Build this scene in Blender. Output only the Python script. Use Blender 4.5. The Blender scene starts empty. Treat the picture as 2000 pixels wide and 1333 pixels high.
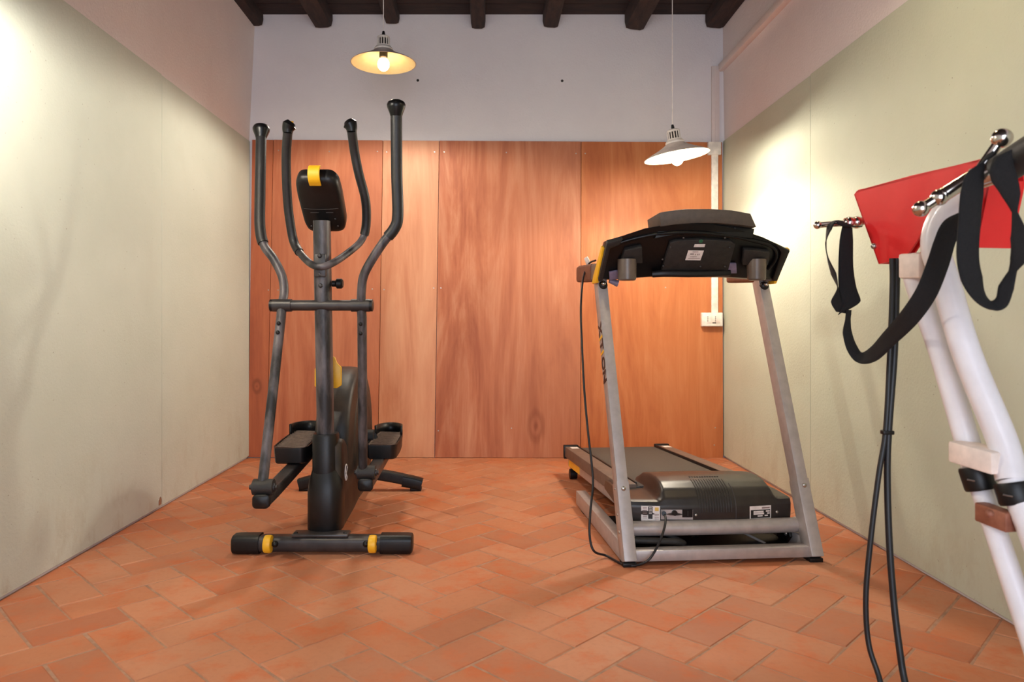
import bpy, bmesh, math, random
from mathutils import Vector, Matrix, noise
random.seed(7)
S = bpy.context.scene
C = S.collection
PI = math.pi

# ------------------------------------------------------------------ camera, light, exposure
EYE, FPX, PX0, PY0 = 0.85, 1400.0, 952.0, 625.0
cd = bpy.data.cameras.new('camera'); cam = bpy.data.objects.new('camera', cd); C.objects.link(cam)
cam.location = (0, 0, EYE); cam.rotation_euler = (PI/2, 0, 0)
cd.sensor_width = 36; cd.lens = FPX/2000*36
cd.shift_x = (1000-PX0)/2000; cd.shift_y = -(666.5-PY0)/2000
cd.clip_start = 0.05
cd.dof.use_dof = True; cd.dof.focus_distance = 2.9; cd.dof.aperture_fstop = 5.6
S.camera = cam
S.view_settings.view_transform = 'Standard'; S.view_settings.look = 'None'
S.view_settings.exposure = -0.08; S.view_settings.gamma = 1.0
S.view_settings.use_curve_mapping = False
w = bpy.data.worlds.new('world'); S.world = w; w.use_nodes = True
w.node_tree.nodes['Background'].inputs[0].default_value = (0.75, 0.85, 1.0, 1)
w.node_tree.nodes['Background'].inputs[1].default_value = 0.25
# daylight entering by the doorway of the wall behind the camera
al = bpy.data.lights.new('daylight', 'AREA'); al.shape = 'RECTANGLE'; al.size = 1.9; al.size_y = 2.1
al.energy = 84; al.color = (0.76, 0.85, 1.0)
alo = bpy.data.objects.new('daylight', al); C.objects.link(alo)
alo.location = (0.0, -1.62, 1.06); alo.rotation_euler = (PI/2, 0, PI)   # faces +Y
alo.rotation_euler = (-PI/2, 0, PI)

LAMPS = {   # rim centre, bulb radiance, bulb colour, tilt about depth axis (deg), spot watts
    'back_left':   ((-0.522, 3.60, 2.140), 22.0,  (1.0, 0.80, 0.45), 0.0, 46.0),
    'back_right':  ((0.951, 3.60, 1.672), 640.0, (1.0, 0.91, 0.78), 8.0, 34.0),
    'front_left':  ((-1.05, 1.80, 1.780), 1000.0, (1.0, 0.94, 0.84), 0.0, 0.0),
    'front_right': ((0.86, 2.02, 2.060), 190.0, (1.0, 0.84, 0.58), 0.0, 0.0),
}

# ------------------------------------------------------------------ helpers
def P(px, py, d):
    return Vector(((px-PX0)/FPX*d, d, EYE-(py-PY0)/FPX*d))
def lin(c):
    return tuple(((v/255)/12.92 if v/255 <= 0.04045 else ((v/255+0.055)/1.055)**2.4) for v in c)
def mixc(a, b, t): return tuple(a[i]*(1-t)+b[i]*t for i in range(3))

ORG = {}
def catmull(pts, k):
    pts = [Vector(p) for p in pts]
    if k <= 1 or len(pts) < 3: return pts
    out = []
    for i in range(len(pts)-1):
        p0 = pts[i-1] if i > 0 else pts[i]*2-pts[i+1]
        p1, p2 = pts[i], pts[i+1]
        p3 = pts[i+2] if i+2 < len(pts) else p2*2-p1
        for j in range(k):
            t = j/k
            out.append(0.5*((2*p1)+(p2-p0)*t+(2*p0-5*p1+4*p2-p3)*t*t+(3*p1-p0-3*p2+p3)*t**3))
    out.append(pts[-1])
    return out
def interp(vals, n):
    if not isinstance(vals, (list, tuple)): return [vals]*n
    out = []
    for i in range(n):
        t = i/(n-1)*(len(vals)-1); a = min(int(t), len(vals)-2); f = t-a
        out.append(vals[a]*(1-f)+vals[a+1]*f)
    return out
def fillet(pts, r, k=5):
    """polyline with its inner corners rounded"""
    pts = [Vector(p) for p in pts]; out = [pts[0]]
    for i in range(1, len(pts)-1):
        a, b, c = pts[i-1], pts[i], pts[i+1]
        rr = min(r, (a-b).length*0.45, (c-b).length*0.45)
        p, q = b+(a-b).normalized()*rr, b+(c-b).normalized()*rr
        for j in range(k+1):
            t = j/k; out.append(p*(1-t)**2+b*2*t*(1-t)+q*t*t)
    out.append(pts[-1]); return out

class MB:
    def __init__(s): s.bm = bmesh.new()
    def _merge(s, b, M=None):
        if M is not None: b.transform(M)
        me = bpy.data.meshes.new('t'); b.to_mesh(me); s.bm.from_mesh(me); b.free(); bpy.data.meshes.remove(me)
        return s
    def box(s, c, size, M=None, bev=0.0, seg=2):
        b = bmesh.new(); bmesh.ops.create_cube(b, size=1.0)
        b.transform(Matrix.Diagonal((*size, 1)))
        if bev > 0: bmesh.ops.bevel(b, geom=b.edges[:], offset=bev, segments=seg, affect='EDGES', profile=0.5)
        T = Matrix.Translation(c)
        return s._merge(b, T @ M if M is not None else T)
    def rng(s, x0, x1, y0, y1, z0, z1, bev=0.0, seg=2):
        return s.box(((x0+x1)/2, (y0+y1)/2, (z0+z1)/2), (abs(x1-x0), abs(y1-y0), abs(z1-z0)), None, bev, seg)
    def tube(s, path, r, n=14, cap=True, k=1, sec=None, up=None, rr=None):
        """swept tube; sec = list of 2-D section points (scaled by r) in (side, up) axes"""
        path = catmull(path, k); m = len(path); R = interp(r, m)
        if sec is None: sec = [(math.cos(2*PI*i/n), math.sin(2*PI*i/n)) for i in range(n)]
        n = len(sec); rings = []
        prev = None
        for i, p in enumerate(path):
            t = (path[min(i+1, m-1)]-path[max(i-1, 0)]).normalized()
            if up is not None:
                a = Vector(up).cross(t)
            elif prev is None:
                a = (Vector((0, 0, 1)) if abs(t.z) < 0.9 else Vector((1, 0, 0))).cross(t)
            else:
                a = prev-t*prev.dot(t)
            a.normalize(); prev = a; u = t.cross(a)
            rings.append([s.bm.verts.new(p+a*(x*R[i])+u*(y*R[i])) for x, y in sec])
        for i in range(m-1):
            for j in range(n):
                s.bm.faces.new((rings[i][j], rings[i][(j+1) % n], rings[i+1][(j+1) % n], rings[i+1][j]))
        if cap:
            s.bm.faces.new(rings[0][::-1]); s.bm.faces.new(rings[-1])
        return s
    def cyl(s, a, b, r, r2=None, n=20):
        return s.tube([a, b], [r, r if r2 is None else r2], n)
    def lathe(s, prof, n=40, M=None, closed=False):
        b = bmesh.new(); rings = []
        for r, z in prof:
            if r < 1e-6: rings.append([b.verts.new((0, 0, z))])
            else: rings.append([b.verts.new((r*math.cos(2*PI*i/n), r*math.sin(2*PI*i/n), z)) for i in range(n)])
        for i in range(len(rings)-1):
            A, B = rings[i], rings[i+1]
            for j in range(n):
                k = (j+1) % n
                if len(A) == 1 and len(B) == 1: continue
                if len(A) == 1: b.faces.new((A[0], B[k], B[j]))
                elif len(B) == 1: b.faces.new((A[j], A[k], B[0]))
                else: b.faces.new((A[j], A[k], B[k], B[j]))
        return s._merge(b, M)
    def ball(s, c, r, sc=(1, 1, 1), M=None, u=20, v=12):
        b = bmesh.new(); bmesh.ops.create_uvsphere(b, u_segments=u, v_segments=v, radius=r)
        b.transform(Matrix.Diagonal((*sc, 1)))
        T = Matrix.Translation(c)
        return s._merge(b, T @ M if M is not None else T)
    def prism(s, pts, vec, bev=0.0, seg=2):
        b = bmesh.new(); vs = [b.verts.new(p) for p in pts]
        f = b.faces.new(vs)
        r = bmesh.ops.extrude_face_region(b, geom=[f])
        bmesh.ops.translate(b, verts=[e for e in r['geom'] if isinstance(e, bmesh.types.BMVert)], vec=Vector(vec))
        bmesh.ops.recalc_face_normals(b, faces=b.faces[:])
        if bev > 0: bmesh.ops.bevel(b, geom=b.edges[:], offset=bev, segments=seg, affect='EDGES', profile=0.5)
        return s._merge(b)
    def grid(s, rows):
        vs = [[s.bm.verts.new(p) for p in r] for r in rows]
        for i in range(len(vs)-1):
            for j in range(len(vs[0])-1):
                s.bm.faces.new((vs[i][j], vs[i][j+1], vs[i+1][j+1], vs[i+1][j]))
        return s
    def build(s, name, mat, parent=None, label=None, smooth=38, recalc=True, world=True):
        if recalc: bmesh.ops.recalc_face_normals(s.bm, faces=s.bm.faces[:])
        o3 = ORG.get(parent.name, Vector()) if parent is not None else Vector()
        if o3.length > 0: bmesh.ops.translate(s.bm, verts=s.bm.verts[:], vec=-o3)
        me = bpy.data.meshes.new(name); s.bm.to_mesh(me); s.bm.free()
        if smooth:
            me.shade_smooth(); me.set_sharp_from_angle(angle=math.radians(smooth))
        me.materials.append(mat)
        return link(name, me, parent, label)
def link(name, me, parent=None, label=None):
    o = bpy.data.objects.new(name, me); C.objects.link(o)
    if parent is not None:
        o.parent = parent
        ORG[o.name] = ORG.get(parent.name, Vector())
    if label: o['label'] = label
    return o
def tag(o, label, cat, group=None, kind=None):
    o['label'] = label; o['category'] = cat
    if group: o['group'] = group
    if kind: o['kind'] = kind
    return o
def thing(name, label, cat, loc=(0, 0, 0), rz=0.0, group=None, local=False):
    o = bpy.data.objects.new(name, None); C.objects.link(o); o.empty_display_size = 0.1
    o.location = loc; o.rotation_euler = (0, 0, rz)
    if not local: ORG[o.name] = Vector(loc)
    return tag(o, label, cat, group)
def struct(o): o['kind'] = 'structure'; return o
def text(name, body, size, M, mat, parent, extrude=0.0004, offset=0.0, align='CENTER'):
    cu = bpy.data.curves.new(name, 'FONT'); cu.body = body; cu.size = size; cu.extrude = extrude; cu.offset = offset
    cu.align_x = align; cu.align_y = 'CENTER'
    t = bpy.data.objects.new('tmp_text', cu); C.objects.link(t); bpy.context.view_layer.update()
    me = bpy.data.meshes.new_from_object(t.evaluated_get(bpy.context.evaluated_depsgraph_get())); me.name = name
    bpy.data.objects.remove(t); bpy.data.curves.remove(cu)
    me.transform(M); me.materials.clear(); me.materials.append(mat)
    return link(name, me, parent)

# ------------------------------------------------------------------ materials
def newmat(name):
    m = bpy.data.materials.new(name); m.use_nodes = True
    nt = m.node_tree; b = nt.nodes['Principled BSDF']
    return m, nt, b
def N(nt, t, **kw):
    n = nt.nodes.new(t)
    for k, v in kw.items():
        if k in n.inputs: n.inputs[k].default_value = v
        else: setattr(n, k, v)
    return n
def coords(nt, scale=(1, 1, 1), rot=(0, 0, 0)):
    tc = N(nt, 'ShaderNodeTexCoord'); mp = N(nt, 'ShaderNodeMapping')
    mp.inputs['Scale'].default_value = scale; mp.inputs['Rotation'].default_value = rot
    nt.links.new(tc.outputs['Object'], mp.inputs['Vector'])
    return mp.outputs['Vector']
def ramp(nt, fac, stops):
    r = N(nt, 'ShaderNodeValToRGB'); e = r.color_ramp.elements
    while len(e) < len(stops): e.new(0.5)
    for el, (p, c) in zip(e, stops): el.position = p; el.color = (*c, 1)
    nt.links.new(fac, r.inputs['Fac']); return r.outputs['Color']
def rampf(nt, fac, a, b):
    m = N(nt, 'ShaderNodeMapRange'); m.inputs['From Min'].default_value = a; m.inputs['From Max'].default_value = b
    m.clamp = True; nt.links.new(fac, m.inputs['Value']); return m.outputs['Result']
def mix(nt, fac, a, b, mode='MIX'):
    m = N(nt, 'ShaderNodeMix', data_type='RGBA', blend_type=mode)
    for idx, v in ((0, fac), (6, a), (7, b)):
        if hasattr(v, 'is_linked') or hasattr(v, 'links'): nt.links.new(v, m.inputs[idx])
        elif idx == 0: m.inputs[0].default_value = v
        else: m.inputs[idx].default_value = (*v, 1)
    return m.outputs[2]
def noise_tex(nt, vec, scale, detail=5, rough=0.55, dist=0.0):
    n = N(nt, 'ShaderNodeTexNoise'); n.inputs['Scale'].default_value = scale; n.inputs['Detail'].default_value = detail
    n.inputs['Roughness'].default_value = rough; n.inputs['Distortion'].default_value = dist
    nt.links.new(vec, n.inputs['Vector']); return n.outputs['Fac']
def bump(nt, b, height, strength, dist=0.01):
    n = N(nt, 'ShaderNodeBump'); n.inputs['Strength'].default_value = strength; n.inputs['Distance'].default_value = dist
    nt.links.new(height, n.inputs['Height']); nt.links.new(n.outputs['Normal'], b.inputs['Normal'])
def mul(nt, a, v, op='MULTIPLY'):
    m = N(nt, 'ShaderNodeMath', operation=op)
    for i, x in enumerate((a, v)):
        if isinstance(x, (int, float)): m.inputs[i].default_value = x
        else: nt.links.new(x, m.inputs[i])
    return m.outputs[0]

def plain(name, c, rough=0.5, metal=0.0, c2=None, scale=30, stretch=(1, 1, 1), bmp=0.0, lo=0.35, hi=0.65, coat=0.0, spec=0.5):
    m, nt, b = newmat(name)
    b.inputs['Roughness'].default_value = rough; b.inputs['Metallic'].default_value = metal
    b.inputs['Coat Weight'].default_value = coat; b.inputs['Specular IOR Level'].default_value = spec
    c2 = c2 if c2 is not None else tuple(min(255, v*1.10+2) for v in c)
    v = coords(nt, stretch); f = noise_tex(nt, v, scale)
    col = ramp(nt, f, [(lo, lin(c)), (hi, lin(c2))])
    nt.links.new(col, b.inputs['Base Color'])
    if bmp: bump(nt, b, noise_tex(nt, v, scale*4, 3), bmp, 0.004)
    return m
def wood_panel_mat(name, dark, mid, light, seed, knot=None, drift=0.3):
    m, nt, b = newmat(name); b.inputs['Roughness'].default_value = 0.5; b.inputs['Specular IOR Level'].default_value = 0.3
    tc = N(nt, 'ShaderNodeTexCoord'); mp = N(nt, 'ShaderNodeMapping'); mp.inputs['Location'].default_value = (seed*3.1, 0, seed*1.7)
    mp.inputs['Scale'].default_value = (4.2, 4.2, 0.62); nt.links.new(tc.outputs['Object'], mp.inputs['Vector'])
    big = noise_tex(nt, mp.outputs['Vector'], 1.0, 6, 0.6, 2.6)
    mp2 = N(nt, 'ShaderNodeMapping'); mp2.inputs['Location'].default_value = (seed*7.7, 0, seed)
    mp2.inputs['Scale'].default_value = (30.0, 10.0, 1.5); nt.links.new(tc.outputs['Object'], mp2.inputs['Vector'])
    fine = noise_tex(nt, mp2.outputs['Vector'], 2.2, 6, 0.62, 0.6)
    mp3 = N(nt, 'ShaderNodeMapping'); mp3.inputs['Location'].default_value = (seed*1.3, 0, seed*5)
    mp3.inputs['Scale'].default_value = (2.2, 1, 1.3); nt.links.new(tc.outputs['Object'], mp3.inputs['Vector'])
    blot = noise_tex(nt, mp3.outputs['Vector'], 1.7, 3, 0.5, 0.5)
    f = mul(nt, mul(nt, big, 0.72), mul(nt, fine, 0.28), 'ADD')
    col = ramp(nt, f, [(0.33, lin(dark)), (0.5, lin(mid)), (0.66, lin(light))])
    col = mix(nt, mul(nt, rampf(nt, blot, 0.45, 0.75), 0.45), col, lin(mixc(dark, mid, 0.35)))
    sx = N(nt, 'ShaderNodeSeparateXYZ'); nt.links.new(tc.outputs['Generated'], sx.inputs[0])
    dr = rampf(nt, mul(nt, sx.outputs['X'], mul(nt, big, 0.9), 'ADD'), 0.55, 1.15)
    col = mix(nt, mul(nt, dr, drift), col, lin(light))
    for k in (knot or []):
        d = N(nt, 'ShaderNodeVectorMath', operation='SUBTRACT'); d.inputs[1].default_value = k[:3]
        nt.links.new(tc.outputs['Object'], d.inputs[0])
        sc = N(nt, 'ShaderNodeVectorMath', operation='MULTIPLY'); sc.inputs[1].default_value = (1.0/k[3], 0.0, 0.62/k[3])
        nt.links.new(d.outputs[0], sc.inputs[0])
        ln = N(nt, 'ShaderNodeVectorMath', operation='LENGTH'); nt.links.new(sc.outputs[0], ln.inputs[0])
        dd = mul(nt, ln.outputs['Value'], mul(nt, big, 0.7), 'ADD')
        ring = N(nt, 'ShaderNodeMath', operation='SINE'); nt.links.new(mul(nt, dd, 9.0), ring.inputs[0])
        inside = rampf(nt, dd, 1.35, 0.5)
        col = mix(nt, mul(nt, mul(nt, inside, 0.6), rampf(nt, ring.outputs[0], -1, 0.7)), col, lin(k[4]))
    nt.links.new(col, b.inputs['Base Color'])
    bump(nt, b, fine, 0.10, 0.003)
    return m
def wall_mat(name, c, c2, bs=0.25, stain=None, sheet=None):
    m, nt, b = newmat(name); b.inputs['Roughness'].default_value = 0.75; b.inputs['Specular IOR Level'].default_value = 0.25
    v = coords(nt)
    f = noise_tex(nt, v, 2.2, 6, 0.6)
    col = ramp(nt, f, [(0.3, lin(c)), (0.7, lin(c2))])
    if stain:   # dirt splashes and scuffs low on the boards, broken up by noise
        sx = N(nt, 'ShaderNodeSeparateXYZ'); nt.links.new(v, sx.inputs[0])
        low = rampf(nt, sx.outputs['Z'], 0.40, 0.0)
        g = noise_tex(nt, coords(nt, (1, 2.2, 1.2)), 3.6, 7, 0.72)
        k = mul(nt, low, rampf(nt, g, 0.50, 0.76))
        col = mix(nt, mul(nt, k, 0.5), col, lin(stain))
        sp = noise_tex(nt, v, 75, 2, 0.5)
        col = mix(nt, mul(nt, rampf(nt, sp, 0.735, 0.76), 0.55), col, lin((120, 100, 80)))
        big = noise_tex(nt, coords(nt, (1, 1.2, 0.7)), 1.5, 5, 0.6)
        col = mix(nt, mul(nt, rampf(nt, big, 0.52, 0.75), 0.12), col, lin(stain))
    nt.links.new(col, b.inputs['Base Color'])
    h = mul(nt, noise_tex(nt, v, 95, 4, 0.6), mul(nt, noise_tex(nt, v, 9, 3), 0.6), 'ADD')
    bump(nt, b, h, bs, 0.006)
    return m
def brick_mat():
    m, nt, b = newmat('terracotta'); b.inputs['Specular IOR Level'].default_value = 0.3
    oi = N(nt, 'ShaderNodeObjectInfo'); geo = N(nt, 'ShaderNodeNewGeometry')
    base = ramp(nt, oi.outputs['Random'], [(0.0, lin((176, 106, 74))), (0.3, lin((188, 120, 84))), (0.55, lin((196, 132, 98))), (0.8, lin((192, 112, 70))), (1.0, lin((200, 138, 104)))])
    f1 = N(nt, 'ShaderNodeTexNoise'); f1.inputs['Scale'].default_value = 9; f1.inputs['Detail'].default_value = 6; f1.inputs['Roughness'].default_value = 0.65
    nt.links.new(geo.outputs['Position'], f1.inputs['Vector'])
    f2 = N(nt, 'ShaderNodeTexNoise'); f2.inputs['Scale'].default_value = 2.3; f2.inputs['Detail'].default_value = 5; f2.inputs['Distortion'].default_value = 0.6
    nt.links.new(geo.outputs['Position'], f2.inputs['Vector'])
    # the redder fired body shows where the pale worn film is rubbed off
    col = mix(nt, mul(nt, rampf(nt, f1.outputs['Fac'], 0.49, 0.68), 0.7), base, lin((200, 98, 48)))
    # each brick's own pale edge film
    col = mix(nt, mul(nt, rampf(nt, f2.outputs['Fac'], 0.42, 0.66), 0.42), col, lin((194, 140, 108)))
    f3 = N(nt, 'ShaderNodeTexNoise'); f3.inputs['Scale'].default_value = 60; f3.inputs['Detail'].default_value = 4
    nt.links.new(geo.outputs['Position'], f3.inputs['Vector'])
    col = mix(nt, mul(nt, rampf(nt, f3.outputs['Fac'], 0.5, 0.75), 0.20), col, lin((158, 98, 70)))
    nt.links.new(col, b.inputs['Base Color'])
    r = rampf(nt, f1.outputs['Fac'], 0.2, 0.9); nt.links.new(mul(nt, mul(nt, r, 0.25), 0.48, 'ADD'), b.inputs['Roughness'])
    bump(nt, b, mul(nt, f1.outputs['Fac'], mul(nt, f3.outputs['Fac'], 0.3), 'ADD'), 0.25, 0.006)
    return m
def emit(name, c, s):
    m, nt, b = newmat(name); b.inputs['Base Color'].default_value = (*c, 1)
    b.inputs['Emission Color'].default_value = (*c, 1); b.inputs['Emission Strength'].default_value = s
    return m

M = {
 'white_wall': wall_mat('white_wall', (226, 220, 222), (234, 229, 230), 0.35),
 'pink_wall': wall_mat('pink_wall', (228, 216, 214), (236, 226, 224), 0.35),
 'green_l': wall_mat('green_board_l', (196, 201, 187), (204, 208, 195), 0.22, (158, 138, 106)),
 'green_r': wall_mat('green_board_r', (192, 197, 176), (200, 204, 184), 0.22, (158, 138, 104)),
 'wood1': wood_panel_mat('ply_1', (148, 76, 50), (170, 90, 58), (186, 108, 70), 1.0, [(-1.418, 4.40, 0.44, 0.042, (62, 34, 24))]),
 'wood2': wood_panel_mat('ply_2', (162, 88, 58), (182, 106, 72), (196, 126, 90), 2.3),
 'wood3': wood_panel_mat('ply_3', (186, 116, 82), (204, 140, 104), (214, 158, 122), 3.7),
 'wood4': wood_panel_mat('ply_4', (150, 80, 52), (176, 104, 70), (196, 134, 100), 4.2, [(0.30, 4.40, 0.195, 0.085, (122, 62, 36))]),
 'wood5': wood_panel_mat('ply_5', (164, 88, 48), (186, 108, 62), (200, 128, 80), 5.9),
 'beam': plain('dark_beam', (34, 22, 20), 0.8, 0, (58, 38, 32), 14, (3, 0.6, 3), 0.5),
 'ceil': plain('dark_ceiling', (30, 20, 19), 0.85, 0, (52, 34, 30), 10, (0.6, 3, 3), 0.4),
 'brick': brick_mat(),
 'mortar': plain('mortar', (158, 120, 98), 0.9, 0, (184, 142, 116), 30, (1, 1, 1), 0.4),
 'white_plastic': plain('white_plastic', (226, 218, 206), 0.4),
 'duct_paint': plain('painted_duct', (222, 208, 203), 0.6, 0, (225, 211, 206)),
 'steel': plain('screw_steel', (170, 165, 158), 0.3, 0.9),
 'dark_hole': plain('dark_hole', (40, 34, 30), 0.8),
 'enamel_out': plain('shade_outer', (186, 172, 164), 0.45),
 'enamel_in': plain('shade_inner', (240, 222, 170), 0.45, 0, (246, 230, 184)),
 'cage': plain('lamp_cage', (206, 196, 186), 0.5),
 'black': plain('black_plastic', (17, 15, 15), 0.42, 0, (22, 20, 20), 20, spec=0.35),
 'blackgloss': plain('black_gloss', (12, 11, 12), 0.32, 0, (15, 14, 15), 20, spec=0.3),
 'blackmat': plain('black_matte', (30, 27, 26), 0.62, 0, (40, 36, 34), 40, (1, 1, 1), 0.2),
 'foam': plain('grip_foam', (26, 24, 25), 0.5, 0, (33, 31, 31), 40, (1, 1, 1), 0.15),
 'column': plain('worn_grey_paint', (38, 36, 38), 0.45, 0.1, (104, 96, 97), 8, (2.6, 2.6, 0.7), 0.1, 0.42, 0.66),
 'gmetal': plain('dark_grey_metal', (44, 41, 41), 0.42, 0.2, (66, 60, 59), 12, (1, 1, 0.6)),
 'dustblack': plain('dusty_black', (28, 24, 22), 0.5, 0, (66, 52, 42), 7, (1, 1, 1), 0.1, 0.40, 0.78),
 'yellow': plain('yellow_plastic', (238, 176, 26), 0.45, 0, (246, 188, 40), 15),
 'silver': plain('silver_paint', (172, 162, 158), 0.42, 0.35, (184, 174, 170), 30),
 'hood': plain('motor_hood', (44, 38, 36), 0.36, 0.15, (50, 44, 41), 25),
 'belt': plain('running_belt', (72, 64, 58), 0.8, 0, (84, 74, 67), 160, (1, 1, 1), 0.3),
 'rail': plain('side_rail', (104, 84, 74), 0.55, 0, (116, 95, 84), 30),
 'treadrib': plain('tread_rib', (96, 78, 66), 0.7, 0, (116, 94, 80), 60),
 'brown': plain('brown_grip', (104, 58, 40), 0.6, 0, (120, 70, 48), 40),
 'cable': plain('black_cable', (18, 16, 20), 0.45),
 'sticker': plain('white_sticker', (222, 212, 206), 0.5),
 'ink': plain('ink', (40, 34, 32), 0.6),
 'inkbrown': plain('brown_lettering', (58, 30, 24), 0.5),
 'grey_print': plain('grey_print', (140, 118, 112), 0.6),
 'green_dot': plain('green_sticker', (30, 92, 62), 0.5),
 'amber': plain('amber_print', (214, 172, 84), 0.5),
 'violet': plain('violet_grey_plastic', (120, 108, 128), 0.5),
 'chrome': plain('chrome', (205, 196, 190), 0.16, 1.0, (215, 206, 198)),
 'red': plain('red_paint', (226, 30, 34), 0.38, 0, (232, 38, 40), 20, coat=0.2),
 'whitepaint': plain('white_enamel', (228, 222, 224), 0.3, 0, (236, 230, 232), 20, coat=0.2),
 'cream_plastic': plain('cream_plastic', (226, 208, 196), 0.5),
 'rust': plain('rusty_bracket', (132, 78, 58), 0.55, 0.2, (164, 106, 82), 30),
 'web': plain('black_webbing', (17, 15, 16), 0.9, 0, (24, 22, 22), 300, (1, 1, 1), 0.2),
 'visor': plain('visor_plastic', (72, 62, 54), 0.6, 0, (80, 69, 60), 60, (1, 1, 1), 0.15),
 'cup': plain('cup_plastic', (90, 76, 66), 0.35, 0, (100, 85, 74), 20),
 'smoke': plain('dark_print', (28, 24, 24), 0.5),
}

# ------------------------------------------------------------------ the room
XL, XR, YB, YF, ZG, ZC = -1.467, 1.455, 4.407, -1.5, 1.953, 2.735
# floor: mortar bed, with herringbone bricks set in it
floor = struct(MB().rng(XL-0.1, XR+0.1, YF-0.1, YB+0.1, -0.08, -0.0022).build('floor', M['mortar'], smooth=0))
BW = 0.1245; J = 0.0065
e1 = Vector((1, 1, 0)).normalized(); e2 = Vector((-1, 1, 0)).normalized(); o0 = Vector((0.578, 2.034, 0))
def clip(poly, ax, lim, sign):
    out = []
    for i in range(len(poly)):
        a, b = poly[i], poly[(i+1) % len(poly)]
        ia, ib = (a[ax]-lim)*sign <= 0, (b[ax]-lim)*sign <= 0
        if ia: out.append(a)
        if ia != ib:
            t = (lim-a[ax])/(b[ax]-a[ax]); out.append(a.lerp(b, t))
    return out
def brick_bm(poly, jit, top=0.0):
    """low slab with a worn, chamfered upper edge"""
    c = sum(poly, Vector())/len(poly); b = bmesh.new()
    low = [b.verts.new((p.x, p.y, -0.02)) for p in poly]
    mid = [b.verts.new((p.x, p.y, top-0.0022)) for p in poly]
    up = []
    for p in poly:
        q = p+(c-p).normalized()*0.0042
        up.append(b.verts.new((q.x, q.y, top+jit.x*(q.x-c.x)+jit.y*(q.y-c.y))))
    n = len(poly); b.faces.new(up)
    for i in range(n):
        k = (i+1) % n
        b.faces.new((low[i], low[k], mid[k], mid[i])); b.faces.new((mid[i], mid[k], up[k], up[i]))
    return b
variants = []
for q in range(6):
    g = [Vector((x, y, 0)) for x, y in ((-BW+J/2, -BW/2+J/2), (BW-J/2, -BW/2+J/2), (BW-J/2, BW/2-J/2), (-BW+J/2, BW/2-J/2))]
    g = [p+Vector((random.uniform(-1, 1)*0.0018, random.uniform(-1, 1)*0.0018, 0)) for p in g]
    b = brick_bm(g, Vector((random.uniform(-1, 1)*0.006, random.uniform(-1, 1)*0.012, 0)))
    me = bpy.data.meshes.new('brick'); b.to_mesh(me); b.free(); me.materials.append(M['brick']); variants.append(me)
inview, rest = [], []
FX0, FX1, FY1 = XL-0.006, XR+0.006, YB+0.012
for k in range(-40, 40):
    for m in range(-14, 14):
        for kind in (0, 1):
            ox, oy, sx, sy = ((0, 0, 2, 1) if kind == 0 else (2, -1, 1, 2))
            a, bb = k+4*m+ox, k+oy
            cor = [o0+e1*((a+x*sx)*BW+(J/2 if x == 0 else -J/2))+e2*((bb+y*sy)*BW+(J/2 if y == 0 else -J/2)) for x, y in ((0, 0), (1, 0), (1, 1), (0, 1))]
            cen = sum(cor, Vector())/4
            if cen.x < XL-0.2 or cen.x > XR+0.2 or cen.y > YB+0.2 or cen.y < YF-0.2: continue
            pol = cor
            for ax, lim, sg in ((0, FX0, -1), (0, FX1, 1), (1, FY1, 1), (1, YF, -1)):
                pol = clip(pol, ax, lim, sg)
                if len(pol) < 3: break
            if len(pol) < 3: continue
            area = abs(sum(pol[i].x*pol[(i+1) % len(pol)].y-pol[(i+1) % len(pol)].x*pol[i].y for i in range(len(pol))))/2
            if area < 0.0006: continue
            cut = area < 0.98*(2*BW-J)*(BW-J)
            far = max(p.y for p in pol); nx = [952+1400*p.x/max(p.y, 0.3) for p in pol]
            seen = far > 1.66 and max(nx) > -20 and min(nx) < 2020
            (inview if seen else rest).append((cen, kind, cut, pol))
inview.sort(key=lambda t: t[0].y)
for cen, kind, cut, pol in inview[:300]:
    z = random.uniform(-0.0006, 0.0006)
    if cut:
        b = brick_bm(pol, Vector((random.uniform(-1, 1)*0.004, random.uniform(-1, 1)*0.004, 0)))
        cc = sum(pol, Vector())/len(pol); bmesh.ops.translate(b, verts=b.verts[:], vec=-cc)
        me = bpy.data.meshes.new('brick'); b.to_mesh(me); b.free(); me.materials.append(M['brick'])
        o = link('brick', me, floor); o.location = (cc.x, cc.y, z)
    else:
        o = link('brick', random.choice(variants), floor); o.location = (cen.x, cen.y, z)
        o.rotation_euler = (0, 0, PI/4+(PI/2 if kind else 0)+random.choice((0, PI))+random.uniform(-1, 1)*0.006)
print('bricks in view', len(inview), 'rest', len(rest))
mb = MB()
for cen, kind, cut, pol in rest+inview[300:]:
    mb._merge(brick_bm(pol, Vector()))
o = mb.build('brick_field', M['brick'], floor, smooth=0); o['kind'] = 'stuff'

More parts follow.
